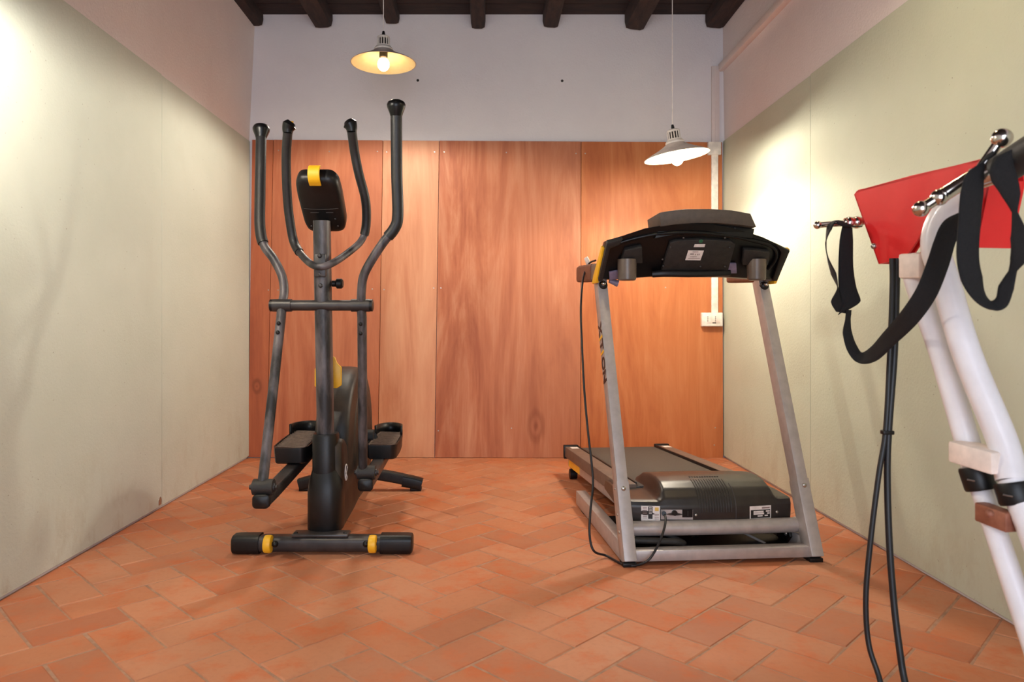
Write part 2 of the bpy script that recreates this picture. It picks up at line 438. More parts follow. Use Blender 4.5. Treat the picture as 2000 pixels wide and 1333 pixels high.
# ceiling: dark boards carried by dark beams
ceiling = struct(MB().rng(XL-0.1, XR+0.1, YF-0.1, YB+0.1, ZC+0.03, ZC+0.08).build('ceiling', M['ceil'], smooth=0))
y = YB+0.06
while y > YF:
    wd = random.uniform(0.17, 0.21)
    MB().rng(XL-0.02, XR+0.02, y-wd+0.004, y, ZC+random.uniform(0, 0.004), ZC+0.03, 0.003, 1).build('plank', M['ceil'], ceiling)
    y -= wd
for px, wd, dp, sl in ((497, .105, .075, 0), (631, .115, .086, .1), (766, .09, .062, 0), (934, .09, .092, 0), (1076, .1, .085, -.1), (1240, .125, .098, -.2), (1397, .12, .088, -.1)):
    x = (px-PX0)/FPX*YB; rows = []
    sec = [(-wd/2, .012), (-wd/2, -dp*.6), (-wd*.42, -dp*.95), (-wd*.2, -dp), (wd*.25, -dp), (wd*.44, -dp*.9), (wd/2, -dp*.5), (wd/2, .012)]
    ys = [YF+0.02+(YB-YF-0.015)*i/14 for i in range(15)]
    mb = MB(); rings = []
    for i, yy in enumerate(ys):
        jx = noise.noise((px, yy*1.3, 0))*0.012 if i < 14 else 0; jz = noise.noise((px, yy*1.1, 5))*0.012 if i < 14 else 0
        rings.append([mb.bm.verts.new((x+a*(1+0.06*noise.noise((px, yy*2, q)))+jx, yy, ZC+bz+sl*a*.6+(jz if q not in (0, 7) else 0))) for q, (a, bz) in enumerate(sec)])
    for i in range(14):
        for q in range(8): mb.bm.faces.new((rings[i][q], rings[i][(q+1) % 8], rings[i+1][(q+1) % 8], rings[i+1][q]))
    mb.bm.faces.new(rings[0]); mb.bm.faces.new(rings[-1][::-1])
    mb.build('beam', M['beam'], ceiling, smooth=50)

# back wall: plaster above, sheets of plywood below
wall_back = struct(MB().rng(XL-0.1, XR+0.1, YB+0.022, YB+0.12, -0.08, ZC+0.05).build('wall_back', M['white_wall'], smooth=0))
ed = [(492, 484), (534, 521.5), (748, 738), (858, 849), (1135, 1134), (1411, 1413)]
yt = lambda x: 273+(x-492)*0.0055; yb = lambda x: 893.5+(x-492)*0.002
panels = []
for i in range(5):
    (t0, b0), (t1, b1) = ed[i], ed[i+1]
    g = 0.45
    q = [P(t0+g, yt(t0), YB), P(t1-g, yt(t1), YB), P(b1-g, yb(b1), YB), P(b0+g, yb(b0), YB)]
    dy = (0, .0025, .0, .002, .0)[i]
    p = MB().prism([v+Vector((0, -dy, 0)) for v in q], (0, 0.022+dy, 0), 0.0012, 1).build('wood_panel', M['wood%d' % (i+1)], wall_back)
    panels.append((p, dy))
for px, py, i in ((518, 294, 0), (544, 294, 1), (643, 296, 1), (737, 296, 1), (755, 297, 2), (849, 297, 2), (868, 297, 3), (989, 298, 3), (1125, 300, 3), (1143, 300, 4),
                  (524, 567, 0), (543, 567, 1), (727, 565, 1), (750, 566, 2), (847, 563, 2), (861, 563, 3), (999, 837, 3), (856, 842, 3), (1300, 562, 4), (1397, 836, 4), (1395, 870, 4)):
    p, dy = panels[i]; c = P(px, py, YB-dy)
    MB().lathe([(0, 0.0014), (0.0035, 0.001), (0.0045, 0)], 10, Matrix.Translation(c+Vector((0, 0.0002, 0))) @ Matrix.Rotation(PI/2, 4, 'X')).build('screw', M['steel'], p)
for px, py in ((816, 157), (1098, 158)):   # empty wall plugs
    c = P(px, py, YB+0.022)
    MB().lathe([(0, 0.001), (0.006, 0.002), (0.0085, 0.0)], 12, Matrix.Translation(c) @ Matrix.Rotation(PI/2, 4, 'X')).build('wall_plug', M['dark_hole'], wall_back)

# side walls: plaster above, pale green boards below
def side(name, X, sgn, topx, mat, gmat, seams):
    # sgn +1: right wall, outside is +X
    X0 = X+sgn*0.010
    q = [(X0, ZG-0.10), (X+sgn*0.2, ZG-0.10), (X+sgn*0.2, ZC+0.05), (topx, ZC+0.05)]
    mb = MB().prism([(a, YF-0.1, b) for a, b in q], (0, YB+0.1-YF+0.1, 0))
    mb.rng(X+sgn*0.014, X+sgn*0.2, YF-0.1, YB+0.1, -0.08, ZG-0.09)
    wl = struct(mb.build(name, mat, smooth=0))
    ye = YB+0.02; first = True
    for ys in seams+(YF,):
        x0, x1 = (X, X+sgn*0.016)
        gap = 0.012
        MB().rng(x0, x1, ys+0.0009, ye-0.0009, gap, ZG+(0.004 if not first else 0), 0.0012, 1).build('wall_board', gmat, wl)
        ye = ys; first = False
    return wl
wall_left = side('wall_left', XL, -1, -1.432, M['pink_wall'], M['green_l'], (3.23, 2.03, 0.83, -0.37))
wall_right = side('wall_right', XR, 1, 1.452, M['pink_wall'], M['green_r'], (3.23, 1.60, 0.40, -0.80))
# a little metal clip at the foot of the seam on the left boards
MB().prism([(XL+0.0015, 3.21+a, 0.02+b) for a, b in ((-.012, 0), (.012, 0), (.016, .02), (.008, .036), (-.006, .034), (-.014, .02))], (-0.003, 0, 0), 0.0008, 1).build('clip', M['steel'], wall_left)
# wall behind the camera, with the doorway the daylight comes through
mb = MB().rng(XL-0.1, -0.98, YF-0.12, YF, -0.08, ZC+0.05).rng(0.98, XR+0.1, YF-0.12, YF, -0.08, ZC+0.05).rng(-0.98, 0.98, YF-0.12, YF, 2.15, ZC+0.05)
struct(mb.build('wall_front', M['white_wall'], smooth=0))

# cable trunking and socket
tr = thing('cable_trunking', 'white cable trunking on the plywood, from corner junction box down to the socket', 'trunking', P(1395, 610, YB-0.001))
def wb(mb, px0, py0, px1, py1, d0, d1, bev=0.002):
    a, b = P(px0, py0, YB), P(px1, py1, YB)
    return mb.rng(a.x, b.x, d0, d1, a.z, b.z, bev)
wb(MB(), 1388.5, 303, 1401.5, 611, YB-0.014, YB).build('duct', M['white_plastic'], tr)
wb(MB(), 1381, 279, 1406, 304, YB-0.026, YB).build('junction_box', M['white_plastic'], tr)
mb = wb(MB(), 1391, 128, 1406, 280, YB+0.006, YB+0.022); wb(mb, 1397, 128, 1398.5, 279, YB+0.004, YB+0.01, 0)
mb.build('painted_duct', M['duct_paint'], tr)
zt_ = 2.405
rail_ = thing('painted_trunking', 'pinkish painted trunking running along the upper right wall', 'trunking', (1.44, 3.0, zt_))
mb = MB().rng(1.424, 1.46, YF+0.02, YB+0.018, zt_-0.022, zt_+0.022, 0.003); mb.build('duct', M['pink_wall'], rail_)
sk = thing('wall_socket', 'white plastic wall socket with two outlets beside right corner', 'socket', P(1388, 624, YB))
wb(MB(), 1368, 611, 1408, 638, YB-0.034, YB, 0.003).build('back_box', M['white_plastic'], sk)
wb(MB(), 1369.5, 612, 1407.5, 637, YB-0.039, YB-0.033, 0.002).build('face_plate', M['white_plastic'], sk)
wb(MB(), 1378, 616.5, 1402, 631.5, YB-0.0405, YB-0.038, 0.001).build('outlet_module', M['cream_plastic'], sk)
for x in (1382.5, 1397.5):
    for y in (619.7, 623.4, 627.2):
        c = P(x, y, YB-0.0405); MB().cyl(c+Vector((0, -0.0004, 0)), c+Vector((0, 0.001, 0)), 0.0032, n=10).build('pin_hole', M['dark_hole'], sk)
wb(MB(), 1387.5, 630, 1394.5, 631.8, YB-0.0412, YB-0.0385, 0).build('slot', M['dark_hole'], sk)

# ------------------------------------------------------------------ pendant lamps
def pendant(key, label, group):
    (x, y, z), s, col, tilt, watts = LAMPS[key]
    T = Matrix.Translation((x, y, z)) @ Matrix.Rotation(math.radians(-tilt), 4, 'Y')
    r = thing('pendant_lamp', label, 'pendant lamp', (x, y, z), group=group)
    outer = [(.162, 0), (.150, .007), (.120, .021), (.090, .035), (.064, .050), (.050, .060), (.046, .064)]
    inner = [(a-.0025, b-.0022) for a, b in outer]
    MB().lathe([(.1595, -.002)]+[(.1635, -.0015)]+outer, 56, T).build('shade', M['enamel_out'], r)
    sh = [o for o in r.children if o.name.startswith('shade')][-1]
    MB().lathe([(.1605, -.0018)]+inner+[(0.0, .0615)], 56, T).build('shade_lining', M['enamel_in'], sh)
    MB().lathe([(.046, .062), (.047, .070), (.042, .078), (.036, .082), (.036, .086), (.0, .086)], 40, T).build('collar', M['cage'], r)
    mb = MB().lathe([(0, .136), (.022, .136), (.030, .131), (.0315, .125), (.0315, .121), (.029, .121), (.0, .124)], 40, T)
    for i in range(14):
        a = 2*PI*i/14; p = Vector((math.cos(a)*.030, math.sin(a)*.030, 0))
        mb.tube([T @ (p+Vector((0, 0, .084))), T @ (p+Vector((0, 0, .124)))], .0030, 8)
    mb.build('ventilated_neck', M['cage'], r)
    MB().cyl(T @ Vector((0, 0, .03)), T @ Vector((0, 0, .122)), .021, n=24).build('lamp_holder', M['dark_hole'], r)
    gtop = T @ Vector((0, 0, .160))
    MB().lathe([(.008, .134), (.008, .146), (.0055, .160), (0, .160)], 16, T).build('cord_grip', M['black'], r)
    MB().tube([gtop-Vector((0, 0, .004)), (gtop.x, gtop.y, ZC-0.008)], .0022, 8).build('cord', M['sticker'], r)
    MB().lathe([(0, -.012), (.03, -.008), (.034, 0.0), (.034, .008), (0, .008)], 24, Matrix.Translation((gtop.x, gtop.y, ZC-0.006))).build('ceiling_rose', M['white_plastic'], r)
    drop = .006 if key == 'back_left' else .012
    prof = [(0, -.034), (.012, -.0315), (.022, -.024), (.0285, -.012), (.030, 0.0), (.0285, .010), (.024, .019), (.019, .026)]
    MB().lathe([(a, b-drop) for a, b in prof], 28, T).build('bulb', emit('bulb_'+key, col, s), r)
    MB().lathe([(.019, .026-drop), (.016, .034-drop), (.0155, .045)], 28, T).build('bulb_base', M['cream_plastic'], r)
    if watts:   # a lamp that throws most of its light downward
        l = bpy.data.lights.new('bulb_beam', 'SPOT'); l.energy = watts; l.color = (1.0, 0.90, 0.76)
        l.spot_size = math.radians(168); l.spot_blend = 0.2; l.shadow_soft_size = 0.09
        lo = bpy.data.objects.new('bulb_beam', l); C.objects.link(lo); lo.parent = r; lo.location = (0, 0, -.075)
    return r
pendant('back_left', 'metal pendant lamp with yellow glowing inside, above the elliptical trainer', 'pendant lamps')
pendant('back_right', 'tilted metal pendant lamp glaring white, above the treadmill by the right corner', 'pendant lamps')
pendant('front_left', 'pendant lamp near the left wall, closer to the viewer', 'pendant lamps')
pendant('front_right', 'pendant lamp above the red-headed machine on the right', 'pendant lamps')

# ------------------------------------------------------------------ elliptical trainer
EX = -0.611
el = thing('elliptical_trainer', 'black and grey elliptical trainer with yellow accents standing left of centre', 'elliptical trainer', (EX, 3.05, 0))
V = lambda x, y, z: Vector((x, y, z))
rect = lambda a, b, r=0.25, k=4: [(math.copysign(a-r*a, sx)+r*a*math.cos(t), math.copysign(b-r*a, sy)+r*a*math.sin(t)) for sx, sy, t0 in ((1, 1, 0), (-1, 1, PI/2), (-1, -1, PI), (1, -1, 3*PI/2)) for t in [t0+PI/2*j/k for j in range(k+1)]]
# front stabiliser with caps and transport wheels
SX0, SX1, SY = EX-0.307, EX+0.335, 2.615
st = MB().tube([V(SX0, SY, .036), V(SX1, SY, .036)], 1, sec=rect(.032, .028, .6), up=(0, 0, 1)).build('front_stabilizer', M['gmetal'], el)
for a, b in ((SX0-.008, SX0+.092), (SX1+.004, SX1-.112)):
    sg = 1 if b > a else -1
    mb = MB().tube([V(a, SY, .035), V(a+sg*.004, SY, .035), V(a+sg*.02, SY, .0352), V(b, SY, .0352)], [.80, .95, 1.0, 1.0], sec=rect(.037, .034, .55), up=(0, 0, 1)); mb.build('end_cap', M['black'], st)
for px in (523.5, 727.5):
    x = (px-PX0)/FPX*2.575
    yw, zw = SY-.037, .043
    MB().lathe([(0.006, -.0145), (.024, -.0145), (.030, -.012), (.0315, -.006), (.0315, .006), (.030, .012), (.024, .0145), (.006, .0145)], 28, Matrix.Translation((x, yw, zw)) @ Matrix.Rotation(PI/2, 4, 'Y')).build('transport_wheel', M['yellow'], el)
    sg = 1 if x < EX else -1
    MB().cyl(V(x-.018, yw, zw), V(x+.026*sg, yw, zw), .008, n=12).ball(V(x+sg*.024, yw, zw), .0115).build('wheel_bracket', M['black'], el)
MB().box((EX+.005, SY, .069), (.205, .062, .012), bev=.005).build('mount_plate', M['gmetal'], el)
for dx in (-.085, .095): MB().ball((EX+dx, SY-.012, .075), .008, (1, 1, .6)).build('bolt', M['black'], el)
# main rail and rear stabiliser
MB().tube([V(EX, 2.63, .055), V(EX, 3.0, .07), V(EX, 3.57, .075)], 1, sec=rect(.03, .035, .3), up=(0, 0, 1)).build('main_rail', M['gmetal'], el)
rs = MB().tube([V(EX-.30, 3.575, .032), V(EX-.2, 3.575, .058), V(EX, 3.575, .082), V(EX+.16, 3.575, .062), V(EX+.26, 3.575, .035)], 1, k=5, sec=rect(.026, .026, .5), up=(0, 1, 0)).build('rear_stabilizer', M['blackmat'], el)
for a, b in ((EX-.325, EX-.23), (EX+.283, EX+.19)):
    z0, z1 = .028, .05
    MB().tube([V(a, 3.575, z0), V((a+b)/2, 3.575, (z0+z1)/2+.002), V(b, 3.575, z1)], 1, sec=rect(.03, .030, .5), up=(0, 1, 0)).build('end_cap', M['black'], rs)
    MB().box(((a*.7+b*.3), 3.575, .008), (.055, .05, .016), bev=.003).build('foot', M['black'], rs)
# housing: the flywheel drum, with its skirt running down to the front
HC, HR = (3.115, .325), .322
prof = []
for i in range(27):
    t = math.radians(200-i*(200+52)/26)
    prof.append((HC[0]+HR*math.cos(t)*1.0, HC[1]+HR*math.sin(t)))
prof += [(3.20, .10), (2.95, .065), (2.72, .05), (2.665, .06), (2.66, .38), (2.70, .405), (2.755, .37)]
hx = .066
def inset(pr, c, k): return [((p[0]-c[0])*k+c[0], (p[1]-c[1])*k+c[1]) for p in pr]
mb = MB(); rings = []
for dx, k in ((-.090, .90), (-.087, .945), (-.078, .975), (-.058, .995), (-.03, 1.0), (.005, 1.0), (.034, .995), (.054, .975), (.063, .945), (.066, .90)):
    rings.append([mb.bm.verts.new((EX+(dx if dx > 0 else dx*(.5+.5*min(1, max(0, (a-2.70)/.28)))), a, b)) for a, b in inset(prof, (3.0, .28), k)])
n = len(prof)
for i in range(9):
    for j in range(n): mb.bm.faces.new((rings[i][j], rings[i][(j+1) % n], rings[i+1][(j+1) % n], rings[i+1][j]))
mb.bm.faces.new(rings[0][::-1]); mb.bm.faces.new(rings[-1])
ho = mb.build('flywheel_housing', M['dustblack'], el, smooth=45)
for sg in (-1, 1):   # round side covers
    T = Matrix.Translation((EX+(.064 if sg > 0 else -.088), HC[0]+.03, HC[1]+.01)) @ Matrix.Rotation(sg*PI/2, 4, 'Y')
    MB().lathe([(0, .010), (.20, .010), (.222, .006), (.232, -.002)], 48, T).build('side_cover', M['dustblack'], ho)
    MB().lathe([(.150, .0105), (.1515, .0112), (.153, .0105)], 48, T).build('cover_groove', M['gmetal'], ho)
# small looping white emblem on the side of the housing
def lens(cy, cz, a, b, t0, t1): return [V(EX+hx+.001, cy+a*math.cos(t), cz+b*math.sin(t)) for t in [t0+(t1-t0)*i/24 for i in range(25)]]
mb = MB()
path = [V(EX+hx+.0012, 2.762+.013*math.sin(2*t)*1.0+.004*math.sin(t), .262+.028*math.cos(t)) for t in [2*PI*i/40 for i in range(41)]]
mb.tube(path, .0016, 8, cap=False); mb.tube(lens(2.762, .262, .024, .031, 0.4, PI*2-0.6), .0015, 8)
mb.build('emblem', M['sticker'], ho)
# column: sleeve, shroud and steel tube
oval = lambda a, b, n=28, e=2.6: [(math.copysign(abs(math.cos(t))**(2/e), math.cos(t))*a, math.copysign(abs(math.sin(t))**(2/e), math.sin(t))*b) for t in [2*PI*i/n for i in range(n)]]
MB().tube([V(EX+.007, 2.685, .068), V(EX+.007, 2.685, .075), V(EX+.006, 2.69, .21), V(EX+.005, 2.695, .245), V(EX+.003, 2.70, .29)], [.93, 1.0, 1.0, .93, .74], sec=oval(.066, .066), up=(0, 1, 0)).build('lower_shroud', M['black'], el)
MB().tube([V(EX+.003, 2.70, .28), V(EX+.003, 2.70, .415), V(EX+.003, 2.70, .424)], [1.0, 1.0, .93], sec=oval(.048, .055), up=(0, 1, 0)).build('column_sleeve', M['black'], el)
CT, CB = V(EX, 2.645, 1.215), V(EX+.002, 2.70, .40)
MB().tube([CB, CT], 1, sec=oval(.0305, .040), up=(0, 1, 0)).build('column', M['column'], el)
colp = lambda z: CB+(CT-CB)*((z-CB.z)/(CT.z-CB.z))
MB().box(colp(1.048)+V(0, -.040, 0), (.045, .016, .085), bev=.006).build('clamp_plate', M['gmetal'], el)
for z in (1.083, 1.015, .975): MB().ball(colp(z)+V(0, -.046 if z > 1 else -.041, 0), .0085, (1, .7, 1)).build('bolt', M['gmetal'], el)
MB().lathe([(0, .028), (.014, .028), (.019, .022), (.019, .006), (.012, .0), (.012, -.012)], 20, Matrix.Translation(colp(.985)+V(.044, .012, 0)) @ Matrix.Rotation(PI/2, 4, 'Y')).build('adjuster_knob', M['black'], el)
# yellow bottle holder behind the column
yc = V(EX-.002, 2.752, .648)
MB().prism([yc+V(a, 0, b) for a, b in ((-.051, -.055), (.034, -.062), (.052, -.050), (.052, .020), (.036, .034), (.026, .060), (-.026, .060), (-.036, .030), (-.051, .012))], (0, .012, 0), .003).prism([yc+V(a, .012, b) for a, b in ((-.03, -.05), (.03, -.05), (.03, .03), (-.03, .03))], (0, .05, 0), .004).build('bottle_holder', M['yellow'], el)
# console
ctop, cbot = V(EX, 2.548, 1.372), V(EX, 2.742, 1.196)
ax = (ctop-cbot).normalized(); nx = V(0, -ax.z, ax.y) * 1.0   # faces viewer, downward
if nx.y > 0: nx = -nx
def cons(u, s, h): return cbot+V(u, 0, 0)+ax*s+nx*h
Lc = (ctop-cbot).length
outl = [(-.052, 0), (.052, 0), (.070, .012), (.078, .045), (.080, .18), (.075, Lc-.025), (.055, Lc), (-.055, Lc), (-.075, Lc-.025), (-.080, .18), (-.078, .045), (-.070, .012)]
mb = MB(); rings = []
oo = []
for i in range(len(outl)):
    pass
oc = [(p.x, p.y) for p in fillet([Vector((a, b, 0)) for a, b in outl]+[Vector((*outl[0], 0))], .02, 3)]
for h, k in ((-.026, .96), (-.022, 1.0), (.0, 1.0), (.012, .985), (.022, .93), (.028, .82)):
    rings.append([mb.bm.verts.new(cons(a*k, (b-Lc/2)*k+Lc/2, h)) for a, b in oc[:-1]])
n = len(rings[0])
for i in range(len(rings)-1):
    for j in range(n): mb.bm.faces.new((rings[i][j], rings[i][(j+1) % n], rings[i+1][(j+1) % n], rings[i+1][j]))
mb.bm.faces.new(rings[0][::-1]); mb.bm.faces.new(rings[-1])
co = mb.build('console', M['black'], el, smooth=50)
MB().tube([cons(-.064, .125, .0275), cons(-.03, .121, .0285), cons(.03, .121, .0285), cons(.064, .125, .0275)], .0012, 6, k=4).build('seam', M['gmetal'], co)
for a, b in ((-.042, -.012), (.016, .042)): MB().tube([cons(a, .105, .0285), cons(b, .105, .0285)], .0012, 6).build('slot_line', M['gmetal'], co)
MB().box(cons(0, .05, .030), (.05, .05, .03), bev=.008).build('console_bracket', M['black'], co)
for a, b in ((-.05, .04), (.045, .075), (.05, .04)): MB().ball(cons(a, b, .028), .0035).build('screw', M['gmetal'], co)
hk = MB()
rows = [cons(0, Lc-.03, .033), cons(0, Lc-.004, .036), cons(0, Lc+.016, .028), cons(0, Lc+.026, .008), cons(0, Lc+.022, -.012)]
hk.tube(catmull(rows, 4), 1, sec=rect(.021, .004, .5), up=tuple(nx))
hk.bm.free(); hk = MB()
for side_x in (0,):
    rw = catmull(rows, 4)
    g1 = [[p+V(x, 0, 0) for x in (-.021, -.018, .018, .021)] for p in rw]
    hk.grid(g1)
hko = hk.build('tablet_clip', M['yellow'], co)
sm = hko.modifiers.new('thick', 'SOLIDIFY'); sm.thickness = .006; sm.offset = 0
bv = hko.modifiers.new('bev', 'BEVEL'); bv.width = .002; bv.segments = 2
# fixed handlebar
pts = [P(562, 258, 2.61), P(559, 310, 2.66), P(561, 380, 2.71), P(566, 430, 2.74), P(576, 478, 2.75), P(600, 510, 2.665), P(622, 521, 2.598), P(648, 515, 2.615), P(680, 494, 2.69), P(706, 470, 2.75), P(715, 440, 2.75), P(714, 392, 2.72), P(701, 340, 2.68), P(693, 300, 2.655), P(687, 256, 2.61)]
full = catmull(pts, 5)
fh = MB().tube(full[15:60], .0135, 16).build('fixed_handlebar', M['column'], el)
for seg, cap in ((full[:23], pts[0]), (full[47:], pts[-1])):
    g = MB().tube(seg, .0172, 18).build('grip', M['foam'], fh)
for tip, sg in ((pts[0], -1), (pts[-1], 1)):
    up_ = V(0, 0, 1)
    mb = MB().tube([tip+V(0, 0, -.004), tip+V(sg*-.001, 0, .010), tip+V(-sg*.006, 0, .024), tip+V(-sg*.014, 0, .036)], [.0175, .021, .026, .016], 18, k=3)
    ec = mb.build('end_cap', M['blackgloss'], fh)
    MB().ball(tip+V(-sg*.004, .012, .034), .012, (1.3, 1.0, .4), Matrix.Rotation(sg*.5, 4, 'Y')).build('pulse_button', M['yellow'], ec)
# crossbar with pivots
PZ, PY = .903, 2.640
MB().tube([V(EX-.184, PY, PZ), V(EX+.184, PY, PZ)], .0195, 24).build('pivot_bar', M['gmetal'], el)
for sg in (-1, 1):
    x0, x1 = EX+sg*.110, EX+sg*.178
    MB().tube([V(x0, PY, PZ), V(x1, PY, PZ)], .0235, 24).build('pivot_hub', M['gmetal'], el)
    MB().tube([V(EX+sg*.178, PY, PZ), V(EX+sg*.188, PY, PZ), V(EX+sg*.190, PY, PZ)], [.0225, .0225, .018], 24).build('pivot_cap', M['black'], el)
# moving arms
def arm(up_pts, low_pts, split, tip):
    full = catmull(up_pts, 6)
    a = MB().tube(full[:split+2], .0165, 18).build('moving_arm', M['column'], el)
    MB().tube(full[split:], .0205, 20).build('grip', M['foam'], a)
    d = (full[-1]-full[-4]).normalized(); t = full[-1]
    T = Matrix.Translation(t) @ d.to_track_quat('Z', 'Y').to_matrix().to_4x4()
    MB().lathe([(.0, -.004), (.021, -.004), (.024, .006), (.032, .026), (.0335, .036), (.029, .046), (.016, .053), (0, .055)], 24, T).build('end_cap', M['blackgloss'], a)
    l = MB().tube(low_pts, .0175, 18).build('lower_link', M['column'], el)
    u = (low_pts[0]-low_pts[-1]).normalized()
    for s in (.07, .105):
        p = low_pts[0]-u*s; MB().ball(p+V(0, -.0165, 0), .0075, (1, .8, 1)).build('bolt', M['black'], l)
    return a
pl, pr = V(EX-.146, PY, PZ), V(EX+.146, PY, PZ)
arm([pl+V(0, 0, 0), P(555, 570, 2.67), P(551, 540, 2.685), P(535, 507, 2.71), P(516, 480, 2.73), P(508, 445, 2.75), P(508, 380, 2.785), P(509, 320, 2.81), P(510, 268, 2.835)],
    [pl, P(549, 620, 2.63), P(513, 945, 2.42)], 25, None)
arm([pr, P(706, 570, 2.63), P(710, 540, 2.62), P(725, 510, 2.61), P(750, 472, 2.60), P(770, 447, 2.595), P(777, 420, 2.59), P(775, 340, 2.575), P(774, 225, 2.55)],
    [pr, P(707, 620, 2.648), P(709, 930, 2.76)], 26, None)
# pedal arms, joints, cranks, pedals
for sg, jd, jz, pe_y, ptz, ce, slp in ((-1, 2.42, .285, 2.745, .352, (3.03, .30), .07), (1, 2.76, .262, 3.06, .308, (3.37, .262), .035)):
    x = EX+sg*.1445 if sg < 0 else EX+.146
    a0 = V(x, jd-.03, jz-.042)
    pa = MB().tube([a0, V(x, jd+.10, jz-.036), V(x, ce[0], ce[1]-.01)], 1, sec=rect(.026, .022, .4), up=(0, 0, 1)).build('pedal_arm', M['gmetal'], el)
    MB().tube([a0+V(0, -.006, 0), a0+V(0, -.002, 0), a0+V(0, .012, 0)], [.8, 1.02, 1.04], sec=rect(.028, .023, .5), up=(0, 0, 1)).build('arm_cap', M['black'], pa)
    MB().tube([V(x-.034, jd, jz), V(x+.034, jd, jz)], .027, 24).build('joint_hub', M['blackmat'], pa)
    for s2 in (-1, 1):
        MB().tube([V(x+s2*.034, jd, jz), V(x+s2*.040, jd, jz)], .014, 16).tube([V(x+s2*.040, jd, jz), V(x+s2*.047, jd, jz)], .009, 6).build('joint_bolt', M['gmetal'], pa)
    MB().tube([V(EX+sg*.075, 3.2, .33), V(EX+sg*.105, 3.2, .33)], .03, 20).tube([V(EX+sg*.10, 3.2, .33), V(EX+sg*.10, ce[0], ce[1])], .018, 12).tube([V(EX+sg*.09, ce[0], ce[1]), V(x, ce[0], ce[1])], .015, 12).build('crank', M['blackmat'], el)
    # pedal: deep tray with ribbed tread and a raised heel guard
    px_ = EX+sg*.150 if sg < 0 else EX+sg*.155
    hw, ln = .066, .36
    ol = [(-hw*.80, 0), (hw*.80, 0), (hw*1.02, .03), (hw*1.05, .14), (hw*.95, .27), (hw*.75, ln-.02), (hw*.5, ln), (-hw*.5, ln), (-hw*.75, ln-.02), (-hw*.95, .27), (-hw*1.05, .14), (-hw*1.02, .03)]
    oc = [(p.x, p.y) for p in fillet([Vector((a, b, 0)) for a, b in ol]+[Vector((*ol[0], 0))], .025, 3)][:-1]
    mb = MB(); rings = []
    for z, k in ((-.058, .90), (-.052, .96), (-.004, 1.0), (.006, 1.0), (.006, .94), (0.0, .93)):
        rings.append([mb.bm.verts.new((px_+a*k, pe_y+(b-ln/2)*k+ln/2, ptz+z+slp*b)) for a, b in oc])
    n = len(oc)
    for i in range(5):
        for j in range(n): mb.bm.faces.new((rings[i][j], rings[i][(j+1) % n], rings[i+1][(j+1) % n], rings[i+1][j]))
    mb.bm.faces.new(rings[0][::-1]); mb.bm.faces.new(rings[-1])
    pd = mb.build('pedal', M['black'], el, smooth=40)
    mb = MB()
    for i in range(13):
        yy = .025+i*.022; ww = hw*.86*(1 if yy < .2 else 1-(yy-.2)*1.6)
        mb.tube([V(px_+ww*math.sin(q/6*PI-PI/2), pe_y+yy+.008*math.sin(q*1.1), ptz+.004+slp*yy) for q in range(7)], .0042, 6)
    mb.build('tread_ribs', M['treadrib'], pd)
    g = []
    for i in range(25):
        t = PI*(-0.02+1.04*i/24)
        g.append((px_+hw*.90*math.cos(t), pe_y+.245+.105*math.sin(t)))
    mb = MB(); A = [[V(a, b, ptz+z) for a, b in g] for z in (-.01+slp*.25, .045+slp*.25)]
    mb.grid([A[0], A[1]]); gd = mb.build('heel_guard', M['black'], pd)
    md = gd.modifiers.new('thick', 'SOLIDIFY'); md.thickness = .009; md.offset = 0

# ------------------------------------------------------------------ treadmill (own frame: u right, v away from the viewer)
TO, TR = Vector((0.82, 2.495, 0)), math.radians(4.47)
tm = thing('treadmill', 'grey and black folding treadmill in the right half, console turned away', 'treadmill', TO, TR, local=True)
TM = Matrix.Translation(TO) @ Matrix.Rotation(TR, 4, 'Z'); TI = TM.inverted()
EYEL = TI @ Vector((0, 0, EYE))
def hit(px, py, p0, nrm):
    """local point where the sight line of a measured pixel meets a plane of the treadmill"""
    d = (TI @ P(px, py, 3.0))-EYEL; p0 = Vector(p0); nrm = Vector(nrm)
    return EYEL+d*((p0-EYEL).dot(nrm)/d.dot(nrm))
def Lp(px, py, d): return TI @ P(px, py, d)
UW = .333
